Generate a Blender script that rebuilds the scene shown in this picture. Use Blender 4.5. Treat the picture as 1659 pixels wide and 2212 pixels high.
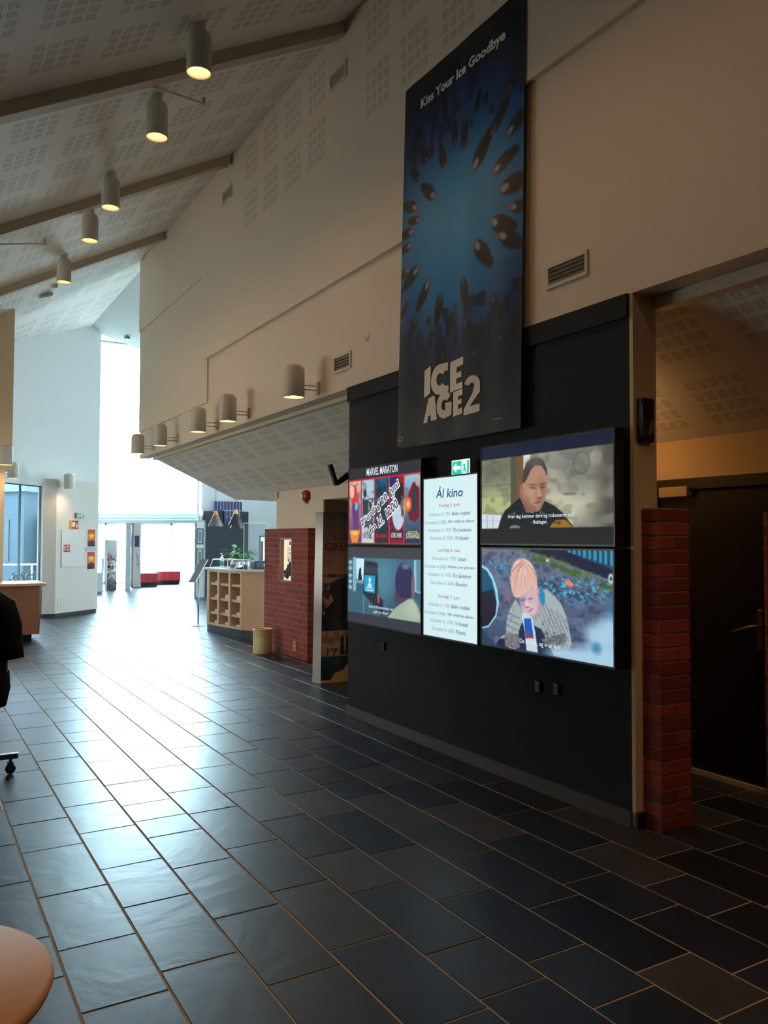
import bpy, bmesh, math, random
import numpy as np
from mathutils import Vector, Matrix
random.seed(7); rng = np.random.default_rng(5)
for o in list(bpy.data.objects): bpy.data.objects.remove(o, do_unlink=True)
SC = bpy.context.scene
COL = SC.collection
PI = math.pi

# ------------------------------------------------------------ camera
W, H, F = 1659., 2212., 1765.
yaw, pitch, roll = math.radians(30.4287), math.radians(1.9347), math.radians(0.2)
fw = Vector((math.sin(yaw)*math.cos(pitch), math.cos(yaw)*math.cos(pitch), math.sin(pitch)))
rt = Vector((math.cos(yaw), -math.sin(yaw), 0)); up = rt.cross(fw)
r2 = rt*math.cos(roll) + up*math.sin(roll); u2 = up*math.cos(roll) - rt*math.sin(roll)
cam_d = bpy.data.cameras.new('camera'); cam = bpy.data.objects.new('camera', cam_d); COL.objects.link(cam)
cam_d.sensor_fit = 'VERTICAL'; cam_d.sensor_height = 36.0; cam_d.lens = F/H*36.0
cam_d.clip_start = 0.05; cam_d.clip_end = 300
m = Matrix((r2, u2, -fw)).transposed().to_4x4(); m.translation = (0, 0, 1.56)
cam.matrix_world = m
SC.camera = cam

# ------------------------------------------------------------ world, exposure
SC.view_settings.view_transform = 'Standard'; SC.view_settings.look = 'None'
SC.view_settings.gamma = 1.0; SC.view_settings.use_curve_mapping = False
SC.view_settings.exposure = 0.0
SKY = 54.0
LAMP = 22.0
wd = bpy.data.worlds.new('overcast_sky'); SC.world = wd; wd.use_nodes = True
bg = wd.node_tree.nodes['Background']; bg.inputs[0].default_value = (0.70, 0.87, 1.0, 1); bg.inputs[1].default_value = SKY

def area(name, loc, rot, sx, sy, portal=True, energy=0, color=(1, 1, 1)):
    d = bpy.data.lights.new(name, 'AREA'); d.shape = 'RECTANGLE'; d.size = sx; d.size_y = sy
    d.energy = energy; d.color = color
    if portal: d.cycles.is_portal = True
    o = bpy.data.objects.new(name, d); COL.objects.link(o); o.location = loc; o.rotation_euler = rot
    return o
area('sky_portal', (-3.7, 10.7, 1.3), (0, math.radians(-90), 0), 1.7, 5.4)
# portals only guide the sky's own light through the windows
area('sky_portal', (7.2, 17.3, 7.05), (0, 0, 0), 6.8, 12.5)
area('sky_portal', (5.3, 22.55, 4.5), (math.radians(90), 0, math.radians(180-30.5)), 3.6, 5.0)
area('sky_portal', (7.2, 29.1, 1.1), (math.radians(90), 0, math.radians(180)), 6.4, 2.1)
area('sky_portal', (2.1, 17.95, 1.65), (math.radians(90), 0, math.radians(180+46)), 1.5, 2.0)

# ------------------------------------------------------------ helpers
def lin(c):
    out = []
    for v in c:
        v = v/255.0
        out.append(v/12.92 if v <= .04045 else ((v+.055)/1.055)**2.4)
    return tuple(out)

MATS = {}
def mat(name, rgb, rough=.6, metal=0, emit=None, estr=1.0, bump=0, bscale=40, alpha=None, var=0, spec=.5, vscale=6):
    if name in MATS: return MATS[name]
    M = bpy.data.materials.new(name); M.use_nodes = True; nt = M.node_tree; b = nt.nodes['Principled BSDF']
    c = lin(rgb)
    b.inputs['Base Color'].default_value = (*c, 1); b.inputs['Roughness'].default_value = rough
    b.inputs['Metallic'].default_value = metal; b.inputs['Specular IOR Level'].default_value = spec
    if emit:
        b.inputs['Emission Color'].default_value = (*lin(emit), 1); b.inputs['Emission Strength'].default_value = estr
    if bump or var:
        tc = nt.nodes.new('ShaderNodeTexCoord'); n = nt.nodes.new('ShaderNodeTexNoise')
        n.inputs['Scale'].default_value = bscale; n.inputs['Detail'].default_value = 4
        nt.links.new(tc.outputs['Object'], n.inputs['Vector'])
        if bump:
            bp = nt.nodes.new('ShaderNodeBump'); bp.inputs['Strength'].default_value = bump; bp.inputs['Distance'].default_value = .01
            nt.links.new(n.outputs['Fac'], bp.inputs['Height']); nt.links.new(bp.outputs[0], b.inputs['Normal'])
        if var:
            n2 = nt.nodes.new('ShaderNodeTexNoise'); n2.inputs['Scale'].default_value = vscale; n2.inputs['Detail'].default_value = 3
            nt.links.new(tc.outputs['Object'], n2.inputs['Vector'])
            r = nt.nodes.new('ShaderNodeValToRGB')
            r.color_ramp.elements[0].position = .3; r.color_ramp.elements[1].position = .7
            r.color_ramp.elements[0].color = (*[v*(1-var) for v in c], 1); r.color_ramp.elements[1].color = (*[min(1, v*(1+var)) for v in c], 1)
            nt.links.new(n2.outputs['Fac'], r.inputs[0]); nt.links.new(r.outputs[0], b.inputs['Base Color'])
    MATS[name] = M
    return M

def wood(name, rgb, scale=(1, 1, 12), rough=.45):
    if name in MATS: return MATS[name]
    M = mat(name, rgb, rough); nt = M.node_tree; b = nt.nodes['Principled BSDF']; c = lin(rgb)
    tc = nt.nodes.new('ShaderNodeTexCoord'); mp = nt.nodes.new('ShaderNodeMapping'); mp.inputs['Scale'].default_value = scale
    n = nt.nodes.new('ShaderNodeTexNoise'); n.inputs['Scale'].default_value = 3; n.inputs['Detail'].default_value = 5; n.inputs['Distortion'].default_value = .6
    r = nt.nodes.new('ShaderNodeValToRGB')
    r.color_ramp.elements[0].color = (*[v*.82 for v in c], 1); r.color_ramp.elements[1].color = (*[min(1, v*1.12) for v in c], 1)
    nt.links.new(tc.outputs['Object'], mp.inputs[0]); nt.links.new(mp.outputs[0], n.inputs['Vector'])
    nt.links.new(n.outputs['Fac'], r.inputs[0]); nt.links.new(r.outputs[0], b.inputs['Base Color'])
    return M

def math_node(nt, op, a, b=None):
    n = nt.nodes.new('ShaderNodeMath'); n.operation = op
    for i, v in enumerate((a, b)):
        if v is None: continue
        if isinstance(v, (int, float)): n.inputs[i].default_value = v
        else: nt.links.new(v, n.inputs[i])
    return n.outputs[0]

def glass_mat(name='clear_glass', tint=(235, 245, 245), gloss=.08):
    if name in MATS: return MATS[name]
    M = bpy.data.materials.new(name); M.use_nodes = True; nt = M.node_tree; nt.nodes.clear()
    o = nt.nodes.new('ShaderNodeOutputMaterial'); t = nt.nodes.new('ShaderNodeBsdfTransparent'); t.inputs[0].default_value = (*lin(tint), 1)
    g = nt.nodes.new('ShaderNodeBsdfGlossy'); g.inputs['Roughness'].default_value = .02
    lw = nt.nodes.new('ShaderNodeLayerWeight'); mx = nt.nodes.new('ShaderNodeMixShader')
    fac = math_node(nt, 'ADD', math_node(nt, 'MULTIPLY', math_node(nt, 'POWER', lw.outputs['Facing'], 5.0), .8), .03)
    nt.links.new(fac, mx.inputs[0]); nt.links.new(t.outputs[0], mx.inputs[1]); nt.links.new(g.outputs[0], mx.inputs[2])
    nt.links.new(mx.outputs[0], o.inputs[0]); MATS[name] = M
    return M

def perf_mat(name, rgb, u0, v0, period=0.0, ncl=4, pitch=.597, vp=.565, rows=4, cols=4, swap=False):
    """painted plaster board with clusters of slotted perforation patches; UV is in metres"""
    M = mat(name, rgb, .85); nt = M.node_tree; b = nt.nodes['Principled BSDF']; c = lin(rgb)
    uv = nt.nodes.new('ShaderNodeUVMap'); sp = nt.nodes.new('ShaderNodeSeparateXYZ'); nt.links.new(uv.outputs[0], sp.inputs[0])
    u = math_node(nt, 'SUBTRACT', sp.outputs[0], u0-50*max(period, pitch)); v = math_node(nt, 'SUBTRACT', sp.outputs[1], v0-50*vp)
    mask = None
    if period:
        pu = math_node(nt, 'MODULO', u, period); mask = math_node(nt, 'LESS_THAN', pu, pitch*ncl)
    else: pu = u
    cu = math_node(nt, 'MODULO', pu, pitch); cv = math_node(nt, 'MODULO', v, vp)
    cw = .42; sw = cw/cols; sh = cw/rows
    inu = math_node(nt, 'LESS_THAN', cu, cw); inv = math_node(nt, 'LESS_THAN', cv, cw)
    pu_ = math_node(nt, 'MODULO', cu, sw); pv_ = math_node(nt, 'MODULO', cv, sh)
    a = math_node(nt, 'LESS_THAN', pu_, sw*.76); d = math_node(nt, 'LESS_THAN', pv_, sh*.74)
    st = math_node(nt, 'LESS_THAN', math_node(nt, 'MODULO', pv_, sh*.74/5), sh*.74/5*.45)
    k = math_node(nt, 'MULTIPLY', inu, inv); k = math_node(nt, 'MULTIPLY', k, a); k = math_node(nt, 'MULTIPLY', k, d); k = math_node(nt, 'MULTIPLY', k, st)
    if mask is not None: k = math_node(nt, 'MULTIPLY', k, mask)
    mx = nt.nodes.new('ShaderNodeMix'); mx.data_type = 'RGBA'
    nt.links.new(k, mx.inputs['Factor']); mx.inputs['A'].default_value = (*c, 1); mx.inputs['B'].default_value = (*[x*.55 for x in c], 1)
    nt.links.new(mx.outputs['Result'], b.inputs['Base Color'])
    return M

def tag(o, label=None, cat=None, group=None, kind=None):
    if label: o['label'] = label
    if cat: o['category'] = cat
    if group: o['group'] = group
    if kind: o['kind'] = kind
    return o

def empty(name, label=None, cat=None, loc=(0, 0, 0), mtx=None, group=None, kind=None):
    o = bpy.data.objects.new(name, None); COL.objects.link(o); o.empty_display_size = .1
    if mtx is not None: o.matrix_world = mtx
    else: o.location = loc
    return tag(o, label, cat, group, kind)

def frame(origin, U):
    """local x = right along the wall, y = up, z = out of the wall"""
    U = Vector((U[0], U[1], 0)).normalized(); V = Vector((0, 0, 1)); N = U.cross(V)
    m = Matrix((U, V, N)).transposed().to_4x4(); m.translation = origin
    return m
def rwall(y, z, x=3.45): return frame((x, y, z), (0, -1))

class MB:
    def __init__(s, mtx=None): s.bm = bmesh.new(); s.m = mtx
    def _v(s, p): return s.bm.verts.new(p)
    def box(s, x0, x1, y0, y1, z0, z1, mi=0):
        c = [s._v((x, y, z)) for z in (z0, z1) for y in (y0, y1) for x in (x0, x1)]
        for f in ((0, 2, 3, 1), (4, 5, 7, 6), (0, 1, 5, 4), (2, 6, 7, 3), (0, 4, 6, 2), (1, 3, 7, 5)):
            q = s.bm.faces.new([c[i] for i in f]); q.material_index = mi
        return s
    def prism(s, pts, z0, z1, mi=0):
        """vertical prism; z0/z1 a number or a function of (x, y)"""
        f0 = z0 if callable(z0) else (lambda x, y: z0); f1 = z1 if callable(z1) else (lambda x, y: z1)
        a = [s._v((x, y, f0(x, y))) for x, y in pts]; b = [s._v((x, y, f1(x, y))) for x, y in pts]
        n = len(pts)
        fs = [s.bm.faces.new(a[::-1]), s.bm.faces.new(b)]
        for i in range(n): fs.append(s.bm.faces.new((a[i], a[(i+1) % n], b[(i+1) % n], b[i])))
        for f in fs: f.material_index = mi
        return s
    def ext(s, pts, d0, d1, axis='z', mi=0):
        """extrude a 2-D outline along an axis: 'z' -> (x,y), 'y' -> (x,z), 'x' -> (y,z)"""
        mk = {'z': lambda a, b, d: (a, b, d), 'y': lambda a, b, d: (a, d, b), 'x': lambda a, b, d: (d, a, b)}[axis]
        a = [s._v(mk(p[0], p[1], d0)) for p in pts]; b = [s._v(mk(p[0], p[1], d1)) for p in pts]; n = len(pts)
        fs = [s.bm.faces.new(a[::-1]), s.bm.faces.new(b)]
        for i in range(n): fs.append(s.bm.faces.new((a[i], a[(i+1) % n], b[(i+1) % n], b[i])))
        for f in fs: f.material_index = mi
        return s
    def lathe(s, prof, cx=0, cy=0, cz=0, seg=28, caps=True, axis='z', mi=0):
        rings = []
        for r, z in prof:
            ring = []
            for i in range(seg):
                t = 2*PI*i/seg; a, b = r*math.cos(t), r*math.sin(t)
                p = {'z': (cx+a, cy+b, cz+z), 'y': (cx+a, cy+z, cz-b), 'x': (cx+z, cy+a, cz+b)}[axis]
                ring.append(s._v(p))
            rings.append(ring)
        for q in range(len(rings)-1):
            for i in range(seg):
                f = s.bm.faces.new((rings[q][i], rings[q][(i+1) % seg], rings[q+1][(i+1) % seg], rings[q+1][i])); f.material_index = mi; f.smooth = True
        if caps:
            f = s.bm.faces.new(rings[0][::-1]); f.material_index = mi
            f = s.bm.faces.new(rings[-1]); f.material_index = mi
        return s
    def tube(s, pts, r, seg=8, mi=0):
        pts = [Vector(p) for p in pts]; rings = []
        rr = r if isinstance(r, (list, tuple)) else [r]*len(pts)
        for i, p in enumerate(pts):
            d = (pts[min(i+1, len(pts)-1)]-pts[max(i-1, 0)]).normalized()
            a = d.cross(Vector((0, 0, 1)) if abs(d.z) < .9 else Vector((1, 0, 0))).normalized(); b = d.cross(a)
            rings.append([s._v(p+(a*math.cos(2*PI*k/seg)+b*math.sin(2*PI*k/seg))*rr[i]) for k in range(seg)])
        for q in range(len(rings)-1):
            for i in range(seg):
                f = s.bm.faces.new((rings[q][i], rings[q][(i+1) % seg], rings[q+1][(i+1) % seg], rings[q+1][i])); f.smooth = True; f.material_index = mi
        s.bm.faces.new(rings[0][::-1]).material_index = mi; s.bm.faces.new(rings[-1]).material_index = mi
        return s
    def sphere(s, c, r, sc=(1, 1, 1), seg=14, mi=0):
        g = bmesh.ops.create_uvsphere(s.bm, u_segments=seg, v_segments=seg//2+2, radius=r)
        for v in g['verts']: v.co = Vector((v.co.x*sc[0]+c[0], v.co.y*sc[1]+c[1], v.co.z*sc[2]+c[2]))
        for v in g['verts']:
            for f in v.link_faces: f.smooth = True; f.material_index = mi
        return s
    def build(s, name, mats, parent=None, bevel=0, uvfn=None, weld=False):
        bm = s.bm
        bmesh.ops.recalc_face_normals(bm, faces=bm.faces[:])
        if s.m is not None: bm.transform(s.m)
        if uvfn:
            ul = bm.loops.layers.uv.new('UVMap')
            for f in bm.faces:
                for l in f.loops: l[ul].uv = uvfn(l.vert.co)
        me = bpy.data.meshes.new(name); bm.to_mesh(me); bm.free()
        o = bpy.data.objects.new(name, me); COL.objects.link(o)
        for q in (mats if isinstance(mats, (list, tuple)) else [mats]): me.materials.append(q)
        if parent: o.parent = parent
        if bevel:
            b = o.modifiers.new('bevel', 'BEVEL'); b.width = bevel; b.segments = 2; b.limit_method = 'ANGLE'; b.angle_limit = math.radians(40)
        return o

def struct(name, mb, mats, **k):
    o = mb.build(name, mats, **k); o['kind'] = 'structure'
    return o

def children(o): return [c for c in bpy.data.objects if c.parent == o]
def copy_tree(o, parent=None):
    c = o.copy(); COL.objects.link(c); c.parent = parent
    for ch in children(o): copy_tree(ch, c)
    return c

def text_obj(name, body, mtl, parent, x, y, w=None, h=None, z=.002, align='CENTER', bold=0, shear=0, rot=0, extrude=0, vstretch=None):
    """lettering in local x/y of its parent, centred at (x, y), fitted to width w and/or height h"""
    cu = bpy.data.curves.new(name, 'FONT'); cu.body = body; cu.size = 1; cu.offset = bold; cu.shear = shear; cu.extrude = 0
    cu.resolution_u = 3
    t = bpy.data.objects.new(name, cu); COL.objects.link(t)
    me = bpy.data.meshes.new_from_object(t.evaluated_get(bpy.context.evaluated_depsgraph_get())); bpy.data.objects.remove(t, do_unlink=True)
    co = np.zeros(len(me.vertices)*3); me.vertices.foreach_get('co', co); co = co.reshape(-1, 3)
    mn, mx = co.min(0), co.max(0); sx = w/(mx[0]-mn[0]) if w else None; sy = h/(mx[1]-mn[1]) if h else None
    sx = sx or sy; sy = sy or sx
    co[:, 0] = (co[:, 0]-(mn[0]+mx[0])/2)*sx; co[:, 1] = (co[:, 1]-(mn[1]+mx[1])/2)*sy
    if rot:
        c, s_ = math.cos(rot), math.sin(rot); a = co[:, 0]*c-co[:, 1]*s_; b = co[:, 0]*s_+co[:, 1]*c; co[:, 0] = a; co[:, 1] = b
    co[:, 0] += x; co[:, 1] += y; co[:, 2] = z
    me.vertices.foreach_set('co', co.ravel()); me.update(); me.name = name
    me.materials.clear(); me.materials.append(mtl)
    o = bpy.data.objects.new(name, me); COL.objects.link(o)
    if parent: o.parent = parent
    return o

def join_into(name, objs, parent):
    """several lines of lettering become one mesh part"""
    bm = bmesh.new()
    for o in objs: bm.from_mesh(o.data)
    me = bpy.data.meshes.new(name); bm.to_mesh(me); bm.free(); me.materials.append(objs[0].data.materials[0])
    for o in objs: bpy.data.objects.remove(o, do_unlink=True)
    r = bpy.data.objects.new(name, me); COL.objects.link(r); r.parent = parent
    return r

# ---- small painter: printed and displayed pictures as coloured meshes
class Pic:
    def __init__(s, nx, ny, base=(0, 0, 0), asp=1.0):
        s.nx, s.ny = nx, ny
        s.U, s.V = np.meshgrid(np.linspace(0, 1, nx), np.linspace(0, 1, ny))   # v = 0 at the top
        s.c = np.zeros((ny, nx, 3)); s.c[:] = np.array(base)/255.; s.asp = asp
    def mix(s, k, col):
        k = np.clip(k, 0, 1)[..., None]; s.c = s.c*(1-k)+np.array(col)/255.*k
        return s
    def grad(s, top, bot, v0=0, v1=1, u0=0, u1=1, a=1):
        t = np.clip((s.V-v0)/(v1-v0), 0, 1)[..., None]; g = (np.array(top)*(1-t)+np.array(bot)*t)/255.
        k = ((s.V >= v0) & (s.V <= v1) & (s.U >= u0) & (s.U <= u1))[..., None]*a
        s.c = s.c*(1-k)+g*k
        return s
    def rect(s, u0, v0, u1, v1, col, a=1): return s.mix(((s.U >= u0) & (s.U <= u1) & (s.V >= v0) & (s.V <= v1))*float(a), col)
    def ell(s, cx, cy, rx, ry, col, soft=.12, ang=0, a=1):
        x = (s.U-cx)*s.asp; y = s.V-cy; ca, sa = math.cos(ang), math.sin(ang)
        X = (x*ca+y*sa)/(rx*s.asp); Y = (-x*sa+y*ca)/ry
        d = np.sqrt(X*X+Y*Y)
        return s.mix(np.clip((1-d)/soft+.5, 0, 1)*a, col)
    def poly(s, pts, col, a=1):
        ins = np.zeros(s.U.shape, bool); n = len(pts)
        for i in range(n):
            (x0, y0), (x1, y1) = pts[i], pts[(i+1) % n]
            if y0 == y1: continue
            k = ((s.V < y0) != (s.V < y1)) & (s.U < (x1-x0)*(s.V-y0)/(y1-y0)+x0); ins ^= k
        return s.mix(ins*float(a), col)
    def smooth(s, n=1):
        for _ in range(n):
            p = np.pad(s.c, ((1, 1), (1, 1), (0, 0)), 'edge')
            s.c = (p[1:-1, 1:-1]*2+p[:-2, 1:-1]+p[2:, 1:-1]+p[1:-1, :-2]+p[1:-1, 2:])/6
        return s
    def noise(s, cells, col, thr=.5, a=1, u0=0, v0=0, u1=1, v1=1, cw=.2, sy=1.0, mask=None):
        n = rng.random((int(cells*sy)+2, cells+2)); x = s.U*cells; y = s.V*int(cells*sy); i = x.astype(int); j = y.astype(int)
        fx = x-i; fy = y-j; fx = fx*fx*(3-2*fx); fy = fy*fy*(3-2*fy)
        v = (n[j, i]*(1-fx)+n[j, i+1]*fx)*(1-fy)+(n[j+1, i]*(1-fx)+n[j+1, i+1]*fx)*fy
        k = np.clip((v-thr)/cw, 0, 1)*a*((s.U >= u0) & (s.U <= u1) & (s.V >= v0) & (s.V <= v1))
        if mask is not None: k = k*mask
        return s.mix(k, col)
    def emask(s, cx, cy, rx, ry, soft=.6):
        d = np.sqrt(((s.U-cx)/rx)**2+((s.V-cy)/ry)**2); return np.clip((1-d)/soft+.5, 0, 1)

def pic_mat(name, emission=0, rough=.5):
    if name in MATS: return MATS[name]
    M = bpy.data.materials.new(name); M.use_nodes = True; nt = M.node_tree; b = nt.nodes['Principled BSDF']
    at = nt.nodes.new('ShaderNodeAttribute'); at.attribute_name = 'picture'
    if emission:
        b.inputs['Base Color'].default_value = (.008, .008, .009, 1); b.inputs['Roughness'].default_value = .4; b.inputs['Specular IOR Level'].default_value = .12
        nt.links.new(at.outputs['Color'], b.inputs['Emission Color']); b.inputs['Emission Strength'].default_value = emission
    else:
        nt.links.new(at.outputs['Color'], b.inputs['Base Color']); b.inputs['Roughness'].default_value = rough
    MATS[name] = M
    return M

def pic_mesh(name, pic, posfn, mtl, parent=None):
    ny, nx = pic.ny, pic.nx
    P = posfn(pic.U, pic.V); co = np.stack(P, -1).reshape(-1, 3).astype(np.float32)
    me = bpy.data.meshes.new(name); me.vertices.add(nx*ny); me.vertices.foreach_set('co', co.ravel())
    j, i = np.meshgrid(np.arange(ny-1), np.arange(nx-1), indexing='ij'); a = (j*nx+i).ravel()
    f = np.stack([a, a+nx, a+nx+1, a+1], -1).astype(np.int32); n = len(f)
    me.loops.add(n*4); me.loops.foreach_set('vertex_index', f.ravel()); me.polygons.add(n)
    me.polygons.foreach_set('loop_start', np.arange(0, n*4, 4, dtype=np.int32))
    me.update(calc_edges=True)
    c = np.clip(pic.c, 0, 1); c = np.where(c <= .04045, c/12.92, ((c+.055)/1.055)**2.4)
    at = me.color_attributes.new('picture', 'FLOAT_COLOR', 'POINT')
    rgba = np.ones((nx*ny, 4), np.float32); rgba[:, :3] = c.reshape(-1, 3); at.data.foreach_set('color', rgba.ravel())
    me.materials.append(mtl); o = bpy.data.objects.new(name, me); COL.objects.link(o)
    if parent: o.parent = parent
    return o
def flat(x0, x1, y0, y1, z=0.0): return lambda U, V: (x0+(x1-x0)*U, y1+(y0-y1)*V, U*0+z)

# ------------------------------------------------------------ materials
CREAM = (221, 205, 186)
WHITE = mat('painted_cream_wall', CREAM, .85, bump=.08, bscale=60)
WHITE2 = mat('painted_white_wall', (226, 226, 222), .85, bump=.06, bscale=60)
CEIL = perf_mat('perforated_ceiling', (240, 234, 224), 6.98, 0.79, period=2.985)
SOFF = perf_mat('perforated_soffit', (222, 214, 204), 3.04, .10, pitch=.597, vp=.58, cols=5)
PWALL = perf_mat('perforated_wall_board', CREAM, 8.70-10*.59, 5.24, pitch=.59, vp=.56)
DARK = mat('dark_grey_panel', (34, 37, 42), .7, bump=.05, bscale=30, spec=.2)
BASE = mat('grey_baseboard', (70, 66, 62), .6)
BLACK = mat('black_plastic', (16, 16, 18), .4)
LAMPW = mat('lamp_enamel', (206, 200, 188), .45)
METAL = mat('brushed_metal', (150, 150, 150), .35, 1)
CHROME = mat('chrome', (200, 200, 200), .15, 1)
GLASS = glass_mat()
PLY = wood('birch_plywood', (206, 172, 140), (1, 1, 6))
PLYI = wood('birch_plywood_edge', (214, 186, 156), (6, 1, 1))
BEAMW = mat('beam_paint', (198, 182, 160), .8)

# ------------------------------------------------------------ floor of slate tiles
def slate():
    M = bpy.data.materials.new('slate_tile'); M.use_nodes = True; nt = M.node_tree; b = nt.nodes['Principled BSDF']
    at = nt.nodes.new('ShaderNodeAttribute'); at.attribute_name = 'tile'
    r = nt.nodes.new('ShaderNodeValToRGB'); e = r.color_ramp.elements
    e[0].position = 0; e[0].color = (*lin((28, 32, 40)), 1); e[1].position = 1; e[1].color = (*lin((66, 65, 64)), 1)
    q = r.color_ramp.elements.new(.5); q.color = (*lin((42, 47, 57)), 1)
    nt.links.new(at.outputs['Fac'], r.inputs[0])
    tc = nt.nodes.new('ShaderNodeTexCoord')
    n = nt.nodes.new('ShaderNodeTexNoise'); n.inputs['Scale'].default_value = 5; n.inputs['Detail'].default_value = 8; n.inputs['Roughness'].default_value = .6; n.inputs['Distortion'].default_value = .8
    nt.links.new(tc.outputs['Object'], n.inputs['Vector'])
    mx = nt.nodes.new('ShaderNodeMix'); mx.data_type = 'RGBA'; mx.blend_type = 'OVERLAY'; mx.inputs['Factor'].default_value = .45
    nt.links.new(r.outputs[0], mx.inputs['A']); nt.links.new(n.outputs['Fac'], mx.inputs['B']); nt.links.new(mx.outputs['Result'], b.inputs['Base Color'])
    n2 = nt.nodes.new('ShaderNodeTexNoise'); n2.inputs['Scale'].default_value = 3.2; n2.inputs['Detail'].default_value = 7; n2.inputs['Roughness'].default_value = .55; n2.inputs['Distortion'].default_value = 1.6
    cmb = nt.nodes.new('ShaderNodeVectorMath'); cmb.operation = 'ADD'
    cx = nt.nodes.new('ShaderNodeCombineXYZ'); nt.links.new(math_node(nt, 'MULTIPLY', at.outputs['Fac'], 37.0), cx.inputs[2])
    nt.links.new(tc.outputs['Object'], cmb.inputs[0]); nt.links.new(cx.outputs[0], cmb.inputs[1]); nt.links.new(cmb.outputs[0], n2.inputs['Vector'])
    bp = nt.nodes.new('ShaderNodeBump'); bp.inputs['Strength'].default_value = .2; bp.inputs['Distance'].default_value = .012
    nt.links.new(n2.outputs['Fac'], bp.inputs['Height']); nt.links.new(bp.outputs[0], b.inputs['Normal'])
    mr = nt.nodes.new('ShaderNodeMapRange'); mr.inputs['To Min'].default_value = .31; mr.inputs['To Max'].default_value = .40
    nt.links.new(n.outputs['Fac'], mr.inputs['Value']); nt.links.new(mr.outputs[0], b.inputs['Roughness'])
    b.inputs['IOR'].default_value = 1.32; b.inputs['Specular IOR Level'].default_value = .5
    b.inputs['Specular Tint'].default_value = (.55, .76, 1, 1)
    return M
SLATE = slate(); GROUT = mat('sand_grout', (176, 150, 120), .9)
known = {0: [2.86, 3.33, 3.86, 4.44, 4.89, 5.34], 1: [2.99, 3.58, 4.04, 4.58, 5.07, 5.56, 6.2], 2: [2.71, 3.29, 3.88, 4.34, 4.62, 4.93, 5.39, 5.99],
         3: [2.82, 3.41, 3.99, 4.6, 5.04, 5.63, 6.23], 4: [2.61, 3.22, 3.68, 4.28, 4.86, 5.47], 5: [2.38, 2.97, 3.57, 4.17, 4.64], 6: [2.13, 2.72, 3.32, 3.8, 4.39],
         7: [1.95, 2.43, 2.83, 3.42, 4.01], 8: [2.63, 3.10, 3.70, 4.39], 9: [2.83, 3.62, 4.22]}
bm = bmesh.new(); tl = bm.faces.layers.float.new('tile')
X0, Y0, Y1 = .53, -2.9, 28.9
for k in range(-13, 34):
    xa = X0+k*.2968; xb = xa+.2968
    ys = list(known.get(k, [2.5+random.random()*.5]))
    y = ys[0]
    while y > Y0: y -= random.choice((.47, .6, .6, .52, .34)); ys.insert(0, max(y, Y0))
    y = ys[-1]
    while y < Y1: y += random.choice((.47, .6, .6, .52, .34, .64)); ys.append(min(y, Y1))
    for a, b_ in zip(ys[:-1], ys[1:]):
        if b_-a < .03: continue
        g = .0048; x0, x1, y0, y1 = xa+g, xb-g, a+g, b_-g; dz = random.uniform(-.0006, .0006)
        lo = [bm.verts.new(p) for p in ((x0, y0, -.012), (x1, y0, -.012), (x1, y1, -.012), (x0, y1, -.012))]
        c = .0015
        hi = [bm.verts.new(p) for p in ((x0+c, y0+c, dz), (x1-c, y0+c, dz+random.uniform(-.0006, .0006)), (x1-c, y1-c, dz), (x0+c, y1-c, dz+random.uniform(-.0006, .0006)))]
        mi = [bm.verts.new(p) for p in ((x0, y0, -.0015), (x1, y0, -.0015), (x1, y1, -.0015), (x0, y1, -.0015))]
        tv = random.random(); fs = [bm.faces.new(hi)]
        for A_, B_ in ((lo, mi), (mi, hi)):
            for i in range(4): fs.append(bm.faces.new((A_[i], A_[(i+1) % 4], B_[(i+1) % 4], B_[i])))
        for f in fs: f[tl] = tv
n_t = len(bm.faces)
v = [bm.verts.new(p) for p in ((-3.6, -3.1, -.0030), (10.6, -3.1, -.0030), (10.6, 29.1, -.0030), (-3.6, 29.1, -.0030))]
f = bm.faces.new(v); f.material_index = 1
v2 = [bm.verts.new(p) for p in ((-3.6, -3.1, -.15), (10.6, -3.1, -.15), (10.6, 29.1, -.15), (-3.6, 29.1, -.15))]
bm.faces.new(v2[::-1]).material_index = 1
for i in range(4): bm.faces.new((v[i], v2[i], v2[(i+1) % 4], v[(i+1) % 4])).material_index = 1
me = bpy.data.meshes.new('floor'); bm.to_mesh(me); bm.free(); me.materials.append(SLATE); me.materials.append(GROUT)
fl = bpy.data.objects.new('floor', me); COL.objects.link(fl); fl['kind'] = 'structure'
struct('ground', MB().box(-60, 60, 29.1, 90, -.3, -.1).box(-60, -3.7, -20, 29.1, -.3, -.1), mat('outdoor_paving', (214, 208, 198), .9))

# ------------------------------------------------------------ ceilings and roofs
def zc(x, y=0): return 6.34-.545*(3.45-x)
K = math.sqrt(1+.545**2)
mb = MB(); mb.prism([(-4.7, -3.1), (3.6, -3.1), (3.6, 19.35), (3.95, 19.72), (3.95, 20.2), (-4.7, 20.2)], zc, lambda x, y: zc(x)+.15)  # overhang past the left wall is unseen, added to block sky there
struct('ceiling', mb, CEIL, uvfn=lambda c: (c.y, c.x*K))
for i, y in enumerate((.55, 3.55, 6.5, 9.51, 12.47, 15.6)):
    if i > 4: continue
    mb = MB(); mb.prism([(-3.5, y), (3.38, y), (3.38, y+.14), (-3.5, y+.14)], lambda x, y: zc(x)-.115, lambda x, y: zc(x)+.01)
    o = mb.build('roof_beam', BEAMW); o['kind'] = 'structure'; o.name = 'trim_%d' % (i+1)
# the short far slope beyond the ridge
zs = lambda x, y: 6.42-.357*(x-3.6)
struct('ceiling.001', MB().prism([(3.6, 14.12), (3.6, 19.36), (3.88, 19.64), (4.70, 19.39), (5.5, 19.13), (5.5, 14.12)], zs, lambda x, y: zs(x, y)+.12), WHITE2)

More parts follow.
